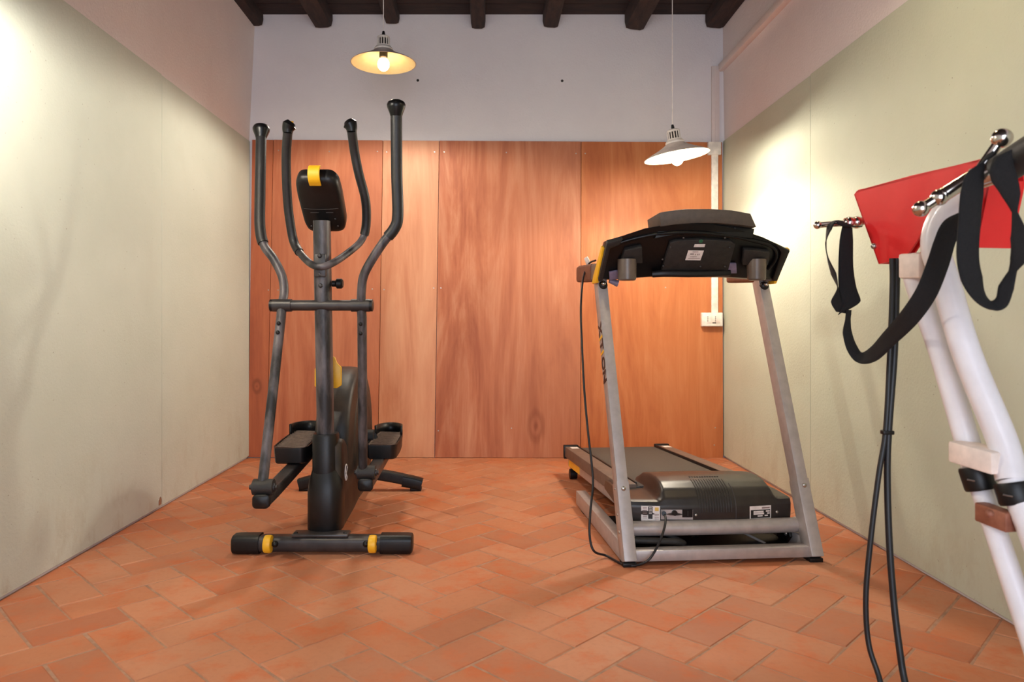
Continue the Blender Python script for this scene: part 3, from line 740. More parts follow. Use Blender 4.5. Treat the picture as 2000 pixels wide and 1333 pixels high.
# base frame
MB().rng(-UW, UW, .0, .045, .014, .052, .003).build('base_crossbar', M['silver'], tm)
for sg in (-1, 1):
    r_ = MB().rng(sg*UW-.022, sg*UW+.022, .03, .80, .010, .072, .003).build('base_rail', M['silver'], tm)
    MB().rng(sg*UW-.02, sg*UW+.02, .795, .803, .014, .068, .001).build('rail_plug', M['blackmat'], r_)
    MB().rng(sg*UW-.018, sg*UW+.018, .66, .72, 0, .012, .002).build('rubber_foot', M['black'], r_)
    MB().rng(sg*UW-.024, sg*UW+.024, -.012, .035, 0, .014, .002).build('foot_pad', M['black'], tm)
    # upright: rectangular tube leaning back
    u0 = sg*UW
    path = [V(u0, .008, .012), V(u0, .425, 1.012)]
    up = MB().tube(path, 1, sec=rect(.020, .030, .15, 2), up=(0, 1, 0)).build('upright', M['silver'], tm)
    MB().tube([V(u0, .008, .013), V(u0, .008+.417*.25, .262)], 1, sec=rect(.0225, .0325, .15, 2), up=(0, 1, 0)).build('upright_sleeve', M['silver'], up)
    dv = V(0, .417, 1.0).normalized(); nf = V(0, -1, .417).normalized()
    for s in (.245,):
        MB().ball(path[0]+dv*s+nf*.034, .0085, (1, .6, 1)).build('bolt', M['steel'], up)
    for s in (.10, .16, .25):
        MB().ball(path[0]+dv*s+V(sg*.0225, 0, 0), .006, (.6, 1, 1)).build('bolt', M['steel'], up)
    MB().lathe([(0, .016), (.010, .015), (.016, .010), (.018, 0), (.018, -.01)], 20, Matrix.Translation(path[0]+dv*1.045+V(sg*-.002, 0, 0)+nf*.028) @ Matrix.Rotation(PI/2, 4, 'X')).build('pivot_bolt', M['black'], up)
    MB().ball(path[0]+dv*1.045+nf*.044, .009).build('pivot_bolt_head', M['chrome'], up)
    if sg < 0: up_l = up
# lettering on the outer face of the near-left upright, reading downward
dv = V(0, .417, 1.0).normalized()
word = [('X', .865, 'inkbrown'), ('I', .830, 'yellow'), ('T', .800, 'inkbrown'), ('I', .768, 'yellow'), ('O', .725, 'inkbrown'), ('N', .672, 'inkbrown')]
base = V(-UW-.0212, .008, .012)
xa = -dv; ya = V(0, -1, .417).normalized()*-1   # reading down, letter tops to the rear
za = xa.cross(ya)
if za.x > 0: ya = -ya; za = -za
for ch, s, mt in word:
    c = base+dv*s
    Mx = Matrix(((xa.x, ya.x, za.x, c.x), (xa.y, ya.y, za.y, c.y), (xa.z, ya.z, za.z, c.z), (0, 0, 0, 1)))
    text('lettering', ch, .066, Mx, M[mt], up_l, .0006, .0016)
# deck
zt = lambda v: .205-(v-.4)*.048
def deckbox(u0, u1, v0, v1, h0, h1, name, mat, par=tm, bev=.003):
    pts = [V(u0, v0, zt(v0)+h0), V(u0, v1, zt(v1)+h0), V(u0, v1, zt(v1)+h1), V(u0, v0, zt(v0)+h1)]
    return MB().prism(pts, (u1-u0, 0, 0), bev).build(name, mat, par)
deckbox(-.222, .222, .30, 1.43, -.028, -.006, 'deck_board', M['blackmat'])
deckbox(-.212, .212, .30, 1.435, -.034, -.003, 'running_belt', M['belt'], bev=.006)
for sg in (-1, 1):
    a, b = (-.288, -.218) if sg < 0 else (.218, .288)
    sr = deckbox(a, b, .30, 1.43, -.052, .004, 'side_rail', M['rail'], bev=.005)
    ed_ = (-.219, -.212) if sg < 0 else (.212, .219)
    deckbox(ed_[0], ed_[1], .32, 1.42, -.01, .008, 'rail_lip', M['black'], sr, .002)
    ec = deckbox(a-.006, b+.004, 1.425, 1.452, -.062, .012, 'rail_end_cap', M['black'], tm, .004)
    deckbox(a+.022, b-.008, 1.345, 1.405, .0038, .0046, 'end_label', M['sticker'], sr, 0)
    lf = deckbox(a+.012, b-.025, .22, 1.40, -.096, -.050, 'lower_frame', M['silver'])
    if sg < 0: deckbox(a+.0108, a+.013, 1.10, 1.38, -.094, -.054, 'yellow_marking', M['yellow'], lf, 0)
    ft = MB().cyl(V(a+.012, 1.36, .026), V(b-.02, 1.36, .026), .026, n=20).rng(a+.018, b-.03, 1.345, 1.375, .02, zt(1.36)-.06).build('rear_wheel', M['black'], tm)
MB().rng(-.25, .25, .78, .82, .085, .115, .003).build('cross_brace', M['black'], tm)
MB().rng(-.25, .25, 1.2, 1.24, .07, .10, .003).build('cross_brace', M['black'], tm)
MB().tube([V(-.21, 1.43, zt(1.43)-.026), V(.21, 1.43, zt(1.43)-.026)], .022, 20).build('rear_roller', M['gmetal'], tm)
# motor hood: low shoulders, broad hump between
def sst(a, b, x):
    t = max(0, min(1, (x-a)/(b-a))); return t*t*(3-2*t)
def hump(u): return sst(-.198, -.165, u)*(1-sst(.232, .256, u))
def hood_pt(u, s, off=0.0):
    h = hump(u); bow = .032*(u/.3)**2
    hi = [(.088, .118), (.086, .150), (.088, .178), (.100, .205), (.128, .229), (.170, .243), (.230, .250), (.310, .246), (.385, .232), (.440, .205), (.455, .16)]
    lo = [(.088, .118), (.086, .150), (.088, .178), (.096, .192), (.115, .1965), (.170, .198), (.230, .199), (.310, .199), (.385, .198), (.440, .195), (.455, .16)]
    t = s*(len(hi)-1); i = min(int(t), len(hi)-2); f = t-i
    A = [hi[i][q]*(1-f)+hi[i+1][q]*f for q in (0, 1)]; B = [lo[i][q]*(1-f)+lo[i+1][q]*f for q in (0, 1)]
    v, z = B[0]*(1-h)+A[0]*h, B[1]*(1-h)+A[1]*h
    cr = .010*(1-(u/.3)**2) if h > .5 else 0
    return V(u, v+bow*(1-s*.6), z+cr*sst(.25, .6, s))
us = sorted(set([-.305+.61*i/120 for i in range(121)]))
rows = [[hood_pt(u, i/40) for i in range(41)] for u in us]
mb = MB().grid(rows)
for r_ in (rows[0], rows[-1]):
    vs = [mb.bm.verts.new(p) for p in r_]; mb.bm.faces.new(vs)
hd = mb.build('motor_hood', M['hood'], tm, smooth=50, recalc=True)
bv = None
for i in range(13):   # moulded ribs of the cooling grille
    u = -.048+i*.0098
    pts = [hood_pt(u, .12+.40*j/14)+V(0, -.0006, .0006) for j in range(15)]
    MB().tube(pts, .0022, 6).build('grille_rib', M['hood'], hd)
mb = MB()
for i in range(12):
    p = hood_pt(-.043+i*.0098, .565); mb.box(p+V(0, 0, .0006), (.0042, .010, .002))
o = mb.build('vent_holes', M['dark_hole'], hd); o['kind'] = 'stuff'
MB().tube([hood_pt(.086, .04+.42*j/14)+V(0, -.0004, .0004) for j in range(15)], .0022, 6).build('hood_seam', M['gmetal'], hd)
fv = lambda u: .087+.032*(u/.3)**2-.0012
def plate(px0, py0, px1, py1, name, mat, dz=0.0, th=.0012, par=None):
    """flat rectangle on the hood's upright front face"""
    a, b = hit(px0, py0, (0, .098, 0), (0, 1, 0)), hit(px1, py1, (0, .098, 0), (0, 1, 0))
    q = [V(a.x, fv(a.x)-dz, a.z), V(b.x, fv(b.x)-dz, a.z), V(b.x, fv(b.x)-dz, b.z), V(a.x, fv(a.x)-dz, b.z)]
    return MB().prism(q, (0, th, 0)).build(name, mat, par or hd, smooth=0)
ws = plate(1254, 990, 1289, 1019, 'warning_sticker', M['sticker'], .001)
plate(1267, 991, 1275, 1014.5, 'sticker_bar', M['smoke'], .0018, par=ws)
for i in range(5): plate(1268.3, 992.3+i*2.9, 1273.5, 993.3+i*2.9, 'print_line', M['sticker'], .0024, par=ws)
plate(1279.5, 992, 1286.5, 999, 'warning_symbol', M['amber'], .0018, par=ws)
for i in range(8): plate(1257, 992.5+i*3, 1264.5, 993.2+i*3, 'print_line', M['grey_print'], .0018, par=ws)
for i in range(4): plate(1279, 1005+i*3, 1287, 1005.9+i*3, 'print_line', M['grey_print'], .0018, par=ws)
ip = plate(1291, 996, 1351, 1014, 'inlet_plate', M['silver'], .001, .002)
c = hit(1317.5, 1002.5, (0, .09, 0), (0, 1, 0)); MB().cyl(V(c.x, fv(c.x)-.008, c.z), V(c.x, fv(c.x)+.002, c.z), .0095, n=18).build('reset_button', M['black'], ip)
rk = plate(1331, 994.5, 1350, 1009, 'rocker_switch', M['blackgloss'], .004, .005, par=ip)
plate(1340.5, 996.5, 1341.5, 1007, 'switch_groove', M['gmetal'], .0046, .001, par=rk)
rp = plate(1463, 989, 1507, 1013.5, 'rating_plate', M['sticker'], .001)
plate(1465, 996.5, 1505, 1011.5, 'plate_field', M['smoke'], .0018, par=rp)
for x0, y0, x1, y1 in ((1470.5, 998.3, 1491, 1001.2), (1470.5, 1002.3, 1492, 1005), (1479, 1006.8, 1489, 1009), (1496, 997.6, 1504, 1000), (1498.5, 1001.8, 1504, 1004.2), (1493.5, 1006.3, 1500, 1008.6)):
    plate(x0, y0, x1, y1, 'print_line', M['sticker'], .0024, par=rp)
plate(1488, 991.3, 1504, 993.6, 'print_line', M['grey_print'], .0018, par=rp)
for px, py in ((1358.5, 1006), (1521.5, 1003)):
    c = hit(px, py, (0, .09, 0), (0, 1, 0)); MB().ball(V(c.x, fv(c.x)-.001, c.z), .0055, (1, .7, 1)).build('screw', M['steel'], hd)
# bumper tube and the lift gear under the hood
MB().tube([V(-.305, .105, .103), V(-.29, .092, .103), V(0, .085, .103), V(.295, .092, .103), V(.312, .105, .103)], .0265, 20, k=4).build('bumper_tube', M['silver'], tm)
MB().rng(-.30, .30, .13, .20, .085, .118, .003).build('motor_tray', M['blackmat'], tm)
MB().rng(-.285, .285, .06, .50, .030, .036).build('shadow_sheet', M['black'], tm)  # black sheet added to darken the gap like the shadow under the hood
MB().tube([V(-.30, .17, .066), V(.30, .17, .066)], .016, 14).build('lift_axle', M['black'], tm)
for u in (-.005,):
    T = Matrix.Translation((u-.05, .13, .072)) @ Matrix.Rotation(PI/2, 4, 'Y')
    MB().lathe([(0, -.03), (.008, -.03), (.012, -.018), (.010, -.014), (.021, -.012), (.021, -.005), (.014, -.003), (.014, .002), (.021, .004), (.021, .010), (.012, .012), (0, .012)], 24, T).build('roller', M['chrome'], tm)
mb = MB().prism([V(.288, .09+a, .03+b) for a, b in ((0, .03), (.03, .0), (.10, .0), (.10, .075), (.02, .075))], (.010, 0, 0), .001); mb.build('lift_bracket', M['black'], tm)
MB().ball(V(.284, .115, .066), .009, (.6, 1, 1)).build('lift_bolt', M['steel'], tm)
MB().prism([V(-.299, .09+a, .03+b) for a, b in ((0, .03), (.03, .0), (.10, .0), (.10, .075), (.02, .075))], (.010, 0, 0), .001).build('lift_bracket', M['black'], tm)
MB().ball(V(-.286, .10, .068), .011, (.7, 1, 1)).build('lift_bolt', M['steel'], tm)
MB().tube([V(.08, .30, .08), V(.20, .10, .035)], .005, 8).build('lift_rod', M['silver'], tm)
MB().tube(fillet([V(-.20, .2, .098), V(-.165, .10, .075), V(-.11, .07, .050), V(-.14, .055, .034+.03), V(-.22, .055, .068), V(-.30, .07, .068)], .03, 5), .0115, 12).build('cable_sleeve', M['blackmat'], tm)
# console: slanting back shell, visor box, service panel, cup holders, lower lip
KN = V(0, -.724, -.69); K0 = V(0, .291, 1.068)
kp = lambda px, py, off=0.0: hit(px, py, K0+KN*off, KN)
shell = [(1168, 545), (1184, 470), (1215, 461), (1260, 446), (1300, 439), (1345, 436.5), (1390, 438), (1440, 447), (1490, 463), (1541, 487), (1516, 546), (1490, 546), (1420, 541), (1275, 540), (1200, 546)]
cs = MB().prism([kp(*p) for p in shell], V(0, .05, 0), .004).build('console_shell', M['blackgloss'], tm, smooth=40)
rim = catmull([kp(a, b, .004) for a, b in ((1205, 476), (1240, 466), (1280, 458), (1318, 455), (1345, 454.5), (1380, 456), (1430, 462), (1470, 470), (1505, 480), (1516, 492), (1514, 508), (1500, 526))], 4)
MB().tube(rim, .007, 10).build('rim_moulding', M['blackgloss'], cs)
ce_ = MB().prism([kp(a, b, .0) for a, b in ((1184, 469), (1215, 461), (1208, 473), (1190, 480), (1175, 544), (1167, 544))], KN*.02, .003).build('shell_wing', M['blackmat'], cs)
MB().prism([kp(a, b, .0) for a, b in ((1541, 487), (1512, 473), (1524, 490), (1507, 546), (1516, 546))], KN*.012, .003).build('shell_wing', M['black'], cs)
for q in ([(1450, 482), (1500, 486), (1497, 512), (1447, 512)], [(1218, 483), (1252, 476), (1253, 508), (1210, 508)]):
    MB().prism([kp(a, b, 0) for a, b in q], KN*.022, .004).build('holder_boss', M['blackmat'], cs)
sp = MB().prism([kp(a, b, 0) for a, b in ((1307, 470), (1320, 466), (1370, 463.5), (1425, 467), (1434, 473), (1420, 524), (1412, 531), (1296, 531), (1290, 526))], KN*.016, .003).build('service_panel', M['blackmat'], cs)
for a, b in ((1309.5, 483), (1295.5, 520), (1368, 521), (1416, 521), (1425, 484), (1335, 465), (1416, 465), (1294, 507)):
    MB().ball(kp(a, b, .017), .0042).build('screw', M['gmetal'], sp)
def kplate(poly, name, mat, off, par): return MB().prism([kp(a, b, off) for a, b in poly], -KN*.0012).build(name, mat, par, smooth=0)
kplate([(1357, 477.5), (1377.5, 477.5), (1376, 483), (1355, 483)], 'serial_label', M['sticker'], .0175, sp)
lb = kplate([(1344.5, 489.5), (1374.8, 490), (1368, 509), (1338.5, 508.5)], 'spec_label', M['sticker'], .0175, sp)
for q in ([(1348, 496), (1355.5, 496), (1355.2, 497.2), (1347.7, 497.2)],): kplate(q, 'print_line', M['ink'], .0182, lb)
for y_, x0, x1 in ((492, 1353, 1364), (501.5, 1348, 1361), (504.5, 1344, 1367)): kplate([(x0, y_), (x1, y_), (x1-.3, y_+.9), (x0-.3, y_+.9)], 'print_line', M['grey_print'], .0182, lb)
for x_ in (1358, 1362, 1365): kplate([(x_, 496), (x_+1.6, 496), (x_+.9, 499), (x_-.6, 499)], 'print_line', M['grey_print'], .0182, lb)
c = kp(1369, 471.5, .0165); MB().lathe([(0, .0012), (.0075, .0010), (.008, 0)], 16, Matrix.Translation(c) @ KN.to_track_quat('Z', 'Y').to_matrix().to_4x4()).build('green_sticker', M['green_dot'], sp)
lip = [kp(1274, 536, .012), kp(1300, 534.5, .02), kp(1345, 535.5, .024), kp(1390, 534.5, .02), kp(1424, 533, .010)]
MB().tube(lip, 1, k=5, sec=rect(.014, .013, .7)).build('lower_lip', M['black'], cs)
for px in (1225.5, 1479):   # cup holders
    c = kp(px, 520, .026); c = V(c.x, c.y+.006, c.z)
    MB().lathe([(0, -.046), (.030, -.046), (.0345, -.042), (.036, .0), (.0365, .035)], 36, Matrix.Translation(c+V(0, 0, -.009))).build('cup_holder', M['cup'], cs)
for q in ([(1189, 530), (1206, 527), (1206, 543), (1190, 545)], [(1419, 513), (1437, 513), (1438, 532), (1418, 532)]):
    MB().prism([kp(a, b, .003) for a, b in q], KN*.008, .001).build('speaker_insert', M['violet'], cs)
c = kp(1196, 552, .0); MB().tube([c+V(-.012, 0, .006), c+V(.022, 0, -.004)], [.008, .014], 14).build('grey_knob', M['violet'], cs)
# visor box above the shell
v0 = .150
vf = lambda px, py, v=v0: hit(px, py, (0, v, 0), (0, 1, 0))
fr = [vf(1291, 442.5, .160), vf(1320, 438.5, .160), vf(1360, 435.8, .160), vf(1400, 435.8, .160), vf(1440, 438.8, .160), vf(1477.5, 443.5, .160), vf(1466, 417.5), vf(1430, 411), vf(1385, 408), vf(1340, 408.5), vf(1310, 411.5), vf(1288, 415.5)]
vb = MB().prism([p for p in fr], (0, .15, -.006), .0022).build('visor_box', M['visor'], cs, smooth=25)
nk = [hit(px, py, (0, .185, 0), (0, 1, 0)) for px, py in ((1279, 466), (1287, 446), (1340, 438), (1400, 438), (1474, 447), (1470, 466), (1400, 458), (1340, 455))]
nb = MB().prism(nk, (0, .10, 0), .003).build('visor_neck', M['black'], cs)
for px, py in ((1317.5, 445), (1435, 446)):
    c = hit(px, py, (0, .183, 0), (0, 1, 0)); MB().ball(c, .004).build('screw', M['gmetal'], nb)
# yellow side cheeks and brown hand grips pointing to the runner's side
for sg in (-1, 1):
    u = sg*.368
    q = [(.243, 1.122), (.262, 1.132), (.395, 1.03), (.425, .995), (.352, .995)]
    MB().prism([V(u, a, b) for a, b in q], (-sg*.012, 0, 0), .002).build('side_cheek', M['yellow'], cs)
    gz = 1.040
    MB().tube([V(sg*.345, .36, gz), V(sg*.345, .46, gz+.002)], 1, sec=rect(.020, .034, .4), up=(0, 0, 1)).build('grip_arm', M['rail'], cs)
    MB().tube([V(sg*.345, .45, gz+.002), V(sg*.345, .70, gz+.012), V(sg*.345, .735, gz+.012), V(sg*.345, .745, gz+.012)], [1, 1, .94, .75], sec=rect(.023, .037, .5), up=(0, 0, 1)).build('hand_grip', M['brown'], cs)
# mains lead: plug lodged on the left grip, lead hanging to the floor and on to the inlet
pc = [Lp(1163, 509, 3.0), Lp(1153, 513, 3.05), Lp(1147, 521, 3.08), Lp(1141, 536, 3.0), Lp(1137, 560, 2.92), Lp(1134.5, 610, 2.86), Lp(1137, 680, 2.80), Lp(1141, 760, 2.74), Lp(1148, 840, 2.69), Lp(1156, 910, 2.65), Lp(1158, 950, 2.62), Lp(1153, 1000, 2.57), Lp(1151.5, 1045, 2.54), Lp(1160, 1077, 2.52)]
for px, py in ((1185, 1090), (1215, 1106), (1240, 1109), (1268, 1098)):
    g_ = TI @ P(px, py, EYE*FPX/(py-PY0)); g_.z = .0065; pc.append(g_)
pc[-1] = Lp(1266, 1095, 2.44)
pc += [Lp(1285, 1066, 2.46), Lp(1297, 1034, 2.50), Lp(1300, 1014, 2.54), V(hit(1297, 1004, (0, .09, 0), (0, 1, 0)).x, .088, hit(1297, 1004, (0, .09, 0), (0, 1, 0)).z)]
pw = MB().tube(pc, .0042, 10, k=6).build('power_cord', M['cable'], tm)
a, b = Lp(1144, 503, 3.08), Lp(1151, 519, 3.08)
MB().tube([a, a.lerp(b, .2), b, b+(b-a)*.15], [.008, .010, .010, .006], 14).build('plug', M['cream_plastic'], pw)
MB().cyl(hit(1297, 1004, (0, .08, 0), (0, 1, 0)), hit(1297, 1004, (0, .10, 0), (0, 1, 0)), .0085, n=14).build('cord_gland', M['black'], pw)

# ------------------------------------------------------------------ machine with red head, close on the right
em = thing('strap_exercise_machine', 'white tubular exercise machine with red metal head and chrome pegs, cropped at right', 'exercise machine', (0.95, 1.15, 0))
HX = .88
# head: folded red sheet, arch cut into its side facing the room
hf = lambda px, py: None
A = P(1668, 378, 1.70); B_ = P(1893, 317, 1.372)
hdir = (B_-A); hdir.z = 0; hdir.normalize(); hup = V(0, 0, 1); hn = hup.cross(hdir)   # toward the wall or the room
if hn.x > 0: hn = -hn
def head(px, py, off=0.0):
    d = P(px, py, 1.0)-V(0, 0, EYE); o_ = V(0, 0, EYE); p0 = A+hn*off
    return o_+d*((p0-o_).dot(hn)/d.dot(hn))
face = [(1668, 380), (1676, 371), (1690, 368), (1780, 343), (1893, 317), (1930, 307), (1934, 355), (1908, 484), (1896, 482), (1878, 470), (1868, 440), (1858, 418), (1842, 408), (1826, 412), (1812, 428), (1802, 450), (1790, 472), (1775, 494), (1757, 508), (1735, 512), (1716, 516), (1700, 470)]
HD = .075
rh = MB().prism([head(*p) for p in face], -hn*.004).build('red_head', M['red'], em, smooth=0)
q0 = head(1668, 380); q1 = head(1890, 318); q2 = head(1930, 307)
top = [q0, head(1690, 368), q1, q2]
mb = MB()
mb.prism([head(1672, 374), head(1690, 368), head(1690, 368)-hn*HD, head(1672, 374)-hn*HD], (0, 0, -.004))
mb.prism([head(1690, 368), q2, q2-hn*HD, head(1690, 368)-hn*HD], (0, 0, -.004))
mb.build('head_top', M['red'], rh, smooth=30)
bk = [(1676, 380), (1700, 368), (1930, 307), (1934, 355), (1908, 484), (1890, 484), (1872, 430), (1840, 405), (1800, 410), (1776, 430), (1745, 470), (1716, 516)]
MB().prism([head(*p)-hn*HD for p in bk], hn*.004).build('head_back', M['red'], rh, smooth=0)
MB().prism([head(1668, 380), head(1716, 516), head(1716, 516)-hn*HD, head(1668, 380)-hn*HD], hdir*.004).build('head_end', M['red'], rh)
MB().prism([head(1934, 352), head(1908, 484), head(1908, 484)-hn*HD, head(1934, 352)-hn*HD], -hdir*.004).build('head_end', M['red'], rh)
for px, py in ((1707, 481), (1713, 371), (1727, 367)):
    MB().ball(head(px, py, .001 if py > 400 else -.02), .007).build('screw', M['steel'], rh)
# chrome pegs with ball ends
def peg(a, b, r, balls, name='chrome_peg'):
    o = MB().cyl(a, b, r, n=18)
    for t, rr in balls: o.ball(a.lerp(b, t), rr)
    d = (b-a).normalized()
    return o
pa_, pb_ = P(1597, 440, 1.69), P(1700, 433, 1.69)
mb = peg(pa_, pb_, .007, [(0, .0095)]); mb.cyl(pa_.lerp(pb_, .52), pa_.lerp(pb_, .82), .0125, n=18).ball(pa_.lerp(pb_, .60), .0145).ball(pa_.lerp(pb_, .74), .0145); mb.build('chrome_peg', M['chrome'], em)
pa_, pb_, pc_ = P(1799, 408, 1.26), P(1905, 342, 1.235), P(1957, 270, 1.215)
mb = peg(pa_, pb_, .0095, [(0, .014), (.34, .0145), (.42, .013), (.70, .012)]); mb.cyl(pa_.lerp(pb_, .42), pb_, .0125, n=18); mb.build('chrome_peg', M['chrome'], em)
mb = peg(pc_, P(1915, 330, 1.235), .0085, [(0, .0165)]); mb.build('chrome_peg', M['chrome'], em)
ca, cb = P(1900, 352, 1.245), P(1990, 322, 1.20)
MB().tube([ca, cb], .020, 20).build('handlebar_clamp', M['chrome'], em)
gs = P(1955, 333, 1.215)
MB().tube([gs, P(2000, 305, 1.17), P(2090, 250, 1.08)], [.026, .027, .027], 24, k=4).build('handlebar_grip', M['foam'], em)
MB().ball(P(1967, 304, 1.185), .006).build('screw', M['steel'], em)
# frame: two telescoping legs side by side
bt = [P(1905, 378, 1.33), P(1868, 392, 1.36), P(1836, 432, 1.385), P(1826, 482, 1.39), P(1846, 548, 1.375), P(1888, 690, 1.335), P(1957, 860, 1.275), P(1976, 938, 1.25)]
MB().tube(bt, [.021, .0225, .024, .0245, .0245, .0245, .0245, .0245], 22, k=6).build('upper_leg', M['whitepaint'], em)
at = [P(1778, 500, 1.475), P(1792, 560, 1.46), P(1838, 690, 1.415), P(1888, 860, 1.355), P(1905, 920, 1.335)]
MB().tube(at, .0215, 22, k=6).build('upper_leg', M['whitepaint'], em)
def down(p, q):   # continue a leg to the floor
    t = (p.z-.03)/(p.z-q.z); return p+(q-p)*t
al_, ar_ = [P(1905, 920, 1.335), P(1952, 1060, 1.275)], [P(1976, 938, 1.25), P(2030, 1075, 1.20)]
fa, fb = down(*al_), down(*ar_)
MB().tube([al_[0], fa], .0185, 20).build('lower_leg', M['whitepaint'], em)
MB().tube([ar_[0], fb], .0215, 20).build('lower_leg', M['whitepaint'], em)
for c0, c1, r in ((P(1902, 912, 1.325), P(1917, 957, 1.315), .0265), (P(1976, 942, 1.25), P(1990, 985, 1.24), .029)):
    rg = MB().tube([c0, c0.lerp(c1, .1), c0.lerp(c1, .9), c1], [r*.94, r, r, r*.94], 24).build('locking_collar', M['black'], em)
    MB().tube([c0.lerp(c1, .5)+V(-r-.001, -.012, 0), c0.lerp(c1, .5)+V(-r*.7, -r*.75, -.001)], .0015, 6).build('collar_mark', M['steel'], rg)
# connecting block and rusty bracket
c = P(1917, 897, 1.30)
fd = (P(1955, 905, 1.27)-P(1885, 885, 1.345)); fd.normalize()
Rb = Matrix((tuple(fd), tuple(V(0, 0, 1).cross(fd)), (0, 0, 1))).transposed().to_4x4()
MB().box(P(1915, 893, 1.30), (.095, .05, .040), Rb, .005).build('connecting_block', M['cream_plastic'], em)
MB().box(P(1945, 1010, 1.265), (.064, .026, .034), Rb, .003).ball(P(1933, 1004, 1.235), .007).build('hinge_bracket', M['rust'], em)
MB().box(P(1795, 520, 1.45), (.055, .05, .05), Rb, .004).build('leg_socket', M['cream_plastic'], em)
MB().tube([P(1800, 512, 1.46), P(1835, 470, 1.42)], .014, 14).build('neck_brace', M['rust'], em)
MB().tube([V(fa.x-.28, fa.y, .028), V(fa.x+.20, fa.y, .028)], .026, 20).build('floor_bar', M['whitepaint'], em)
for s in (-.29, .160): MB().tube([V(fa.x+s, fa.y, .028), V(fa.x+s+.035, fa.y, .028)], .028, 20).build('foot_cap', M['black'], em)
MB().tube([fa+V(0, 0, .03), V(fa.x, fa.y-.3, .10), V(fa.x, fa.y-.72, .03)], .02, 16, k=5).build('rear_strut', M['whitepaint'], em)
MB().tube([V(fa.x-.22, fa.y-.72, .028), V(fa.x+.20, fa.y-.72, .028)], .026, 20).build('floor_bar', M['whitepaint'], em)
# two cables tied together
c1 = [P(1742, 505, 1.56), P(1743, 560, 1.56), P(1738, 690, 1.56), P(1730, 840, 1.555), P(1716, 930, 1.55), P(1700, 1060, 1.545), P(1691, 1170, 1.54), P(1697, 1260, 1.53), P(1720, 1335, 1.50)]
c2 = [P(1752, 505, 1.56), P(1751, 560, 1.56), P(1747, 690, 1.56), P(1736, 840, 1.555), P(1733, 930, 1.55), P(1737, 1060, 1.535), P(1746, 1180, 1.52), P(1757, 1270, 1.50), P(1768, 1335, 1.48)]
c1 += [V(.80, 1.42, .010), V(.84, 1.25, .007), V(.95, 1.08, .012)]; c2 += [V(.85, 1.40, .010), V(.90, 1.22, .007), V(.98, 1.08, .012)]
ck = MB().tube(c1, .0056, 12, k=6).build('cable', M['cable'], em)
MB().tube(c2, .0068, 12, k=6).build('cable', M['cable'], em)
MB().box(P(1733, 845, 1.555), (.024, .016, .009), bev=.002).cyl(P(1738, 845, 1.553), P(1744, 845, 1.553), .004, n=8).build('cable_tie', M['black'], ck)

# black webbing straps
def ribbon(pts, name, par, k=8):
    """pts: (px, py, depth, half-width px along, half-width direction angle deg, twist toward depth)"""
    ctr = catmull([P(a, b, d) for a, b, d, *_ in pts], k)
    m = len(ctr); W = interp([p[3] for p in pts], m); An = interp([p[4] for p in pts], m); Tw = interp([p[5] for p in pts], m)
    rows = []
    for c, w_, an, tw in zip(ctr, W, An, Tw):
        a = math.radians(an); t = math.radians(tw)
        dirv = V(math.cos(a)*math.cos(t), math.sin(t), math.sin(a)*math.cos(t))
        rows.append([c+dirv*s*w_ for s in (-1, -.5, 0, .5, 1)])
    o = MB().grid(rows).build(name, M['web'], par, smooth=60)
    md = o.modifiers.new('thick', 'SOLIDIFY'); md.thickness = .0022; md.offset = 0
    return o
s1 = thing('webbing_strap', 'long black webbing strap knotted below the left chrome peg, swooping to the white tube', 'strap', P(1650, 600, 1.66), group='webbing straps')
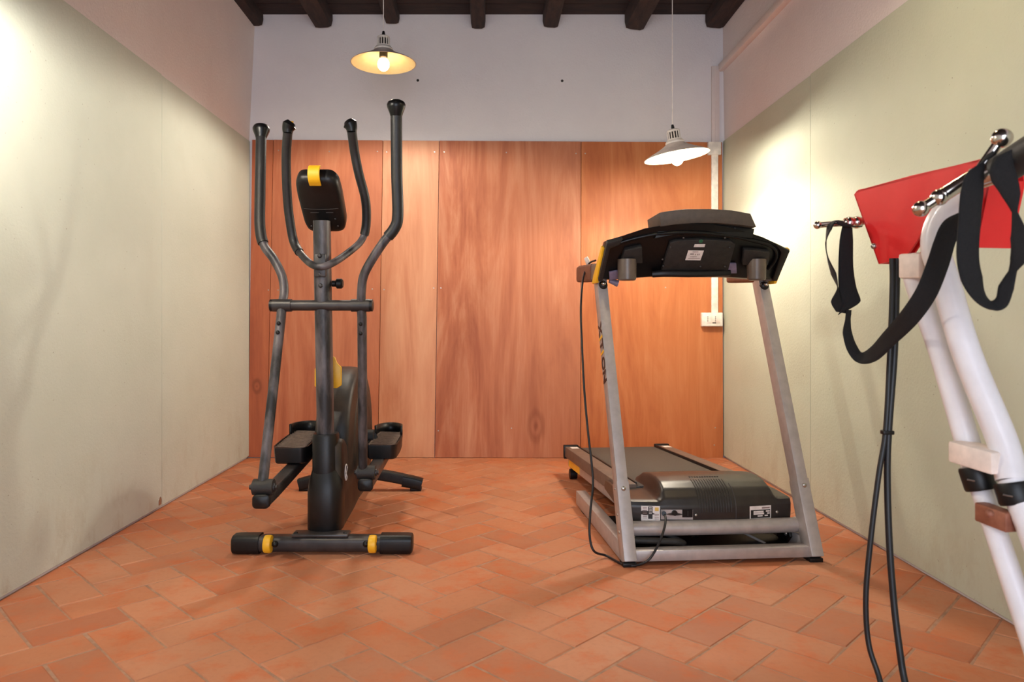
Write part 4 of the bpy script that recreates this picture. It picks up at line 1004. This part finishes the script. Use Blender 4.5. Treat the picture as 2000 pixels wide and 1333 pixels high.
ribbon([(1668, 443, 1.67, .019, 0, 0), (1650, 440, 1.66, .019, 0, 20), (1634, 432, 1.66, .018, 20, 60), (1620, 445, 1.66, .018, 60, 70), (1613, 475, 1.66, .018, 10, 62), (1617, 505, 1.66, .018, 0, 66), (1628, 535, 1.66, .018, 0, 80), (1637, 565, 1.66, .020, 0, 60), (1637, 592, 1.65, .021, -8, 20), (1648, 612, 1.65, .018, -10, 0)], 'strap_loop', s1)
ribbon([(1655, 440, 1.68, .014, 0, 20), (1653, 470, 1.675, .017, 0, 10), (1652, 520, 1.67, .017, 0, 0), (1655, 560, 1.66, .020, 0, 0), (1662, 590, 1.655, .022, 5, 0), (1650, 606, 1.65, .016, 10, 30), (1640, 612, 1.645, .010, 30, 40)], 'strap_loop', s1)
ribbon([(1658, 606, 1.648, .009, 0, 30), (1656, 625, 1.64, .009, 0, 30), (1655, 650, 1.63, .013, 0, 20), (1664, 680, 1.62, .015, 20, 20), (1680, 699, 1.60, .014, 55, 20), (1706, 692, 1.54, .0155, 110, 10), (1736, 662, 1.47, .0175, 125, 0), (1776, 620, 1.38, .0195, 138, 0), (1809, 572, 1.335, .020, 150, 0), (1832, 515, 1.315, .020, 165, 0), (1846, 470, 1.30, .019, 170, 0), (1862, 440, 1.29, .017, 150, 20), (1885, 425, 1.27, .014, 130, 30)], 'strap_tail', s1)
s2 = thing('webbing_strap', 'black webbing strap hanging in a loop from the chrome bar and black handlebar grip', 'strap', P(1925, 590, 1.22), group='webbing straps')
ribbon([(1940, 300, 1.21, .012, 45, 40), (1922, 312, 1.20, .014, 40, 40), (1905, 335, 1.195, .018, 15, 10), (1898, 380, 1.195, .019, 0, 0), (1893, 440, 1.20, .0185, 0, 0), (1890, 500, 1.20, .0185, 0, 0), (1898, 545, 1.20, .018, 12, 0), (1914, 580, 1.20, .014, 35, 20), (1937, 597, 1.195, .010, 75, 40), (1956, 590, 1.19, .011, 120, 30), (1965, 562, 1.185, .011, 155, 40), (1978, 530, 1.18, .006, 165, 60), (1990, 505, 1.17, .012, 170, 50), (1992, 465, 1.165, .013, 180, 50), (1982, 415, 1.165, .004, 180, 70), (1974, 380, 1.165, .013, 180, 35), (1962, 350, 1.165, .018, 190, 20), (1956, 325, 1.165, .018, 200, 10), (1960, 300, 1.17, .014, 210, 40)], 'strap_loop', s2)
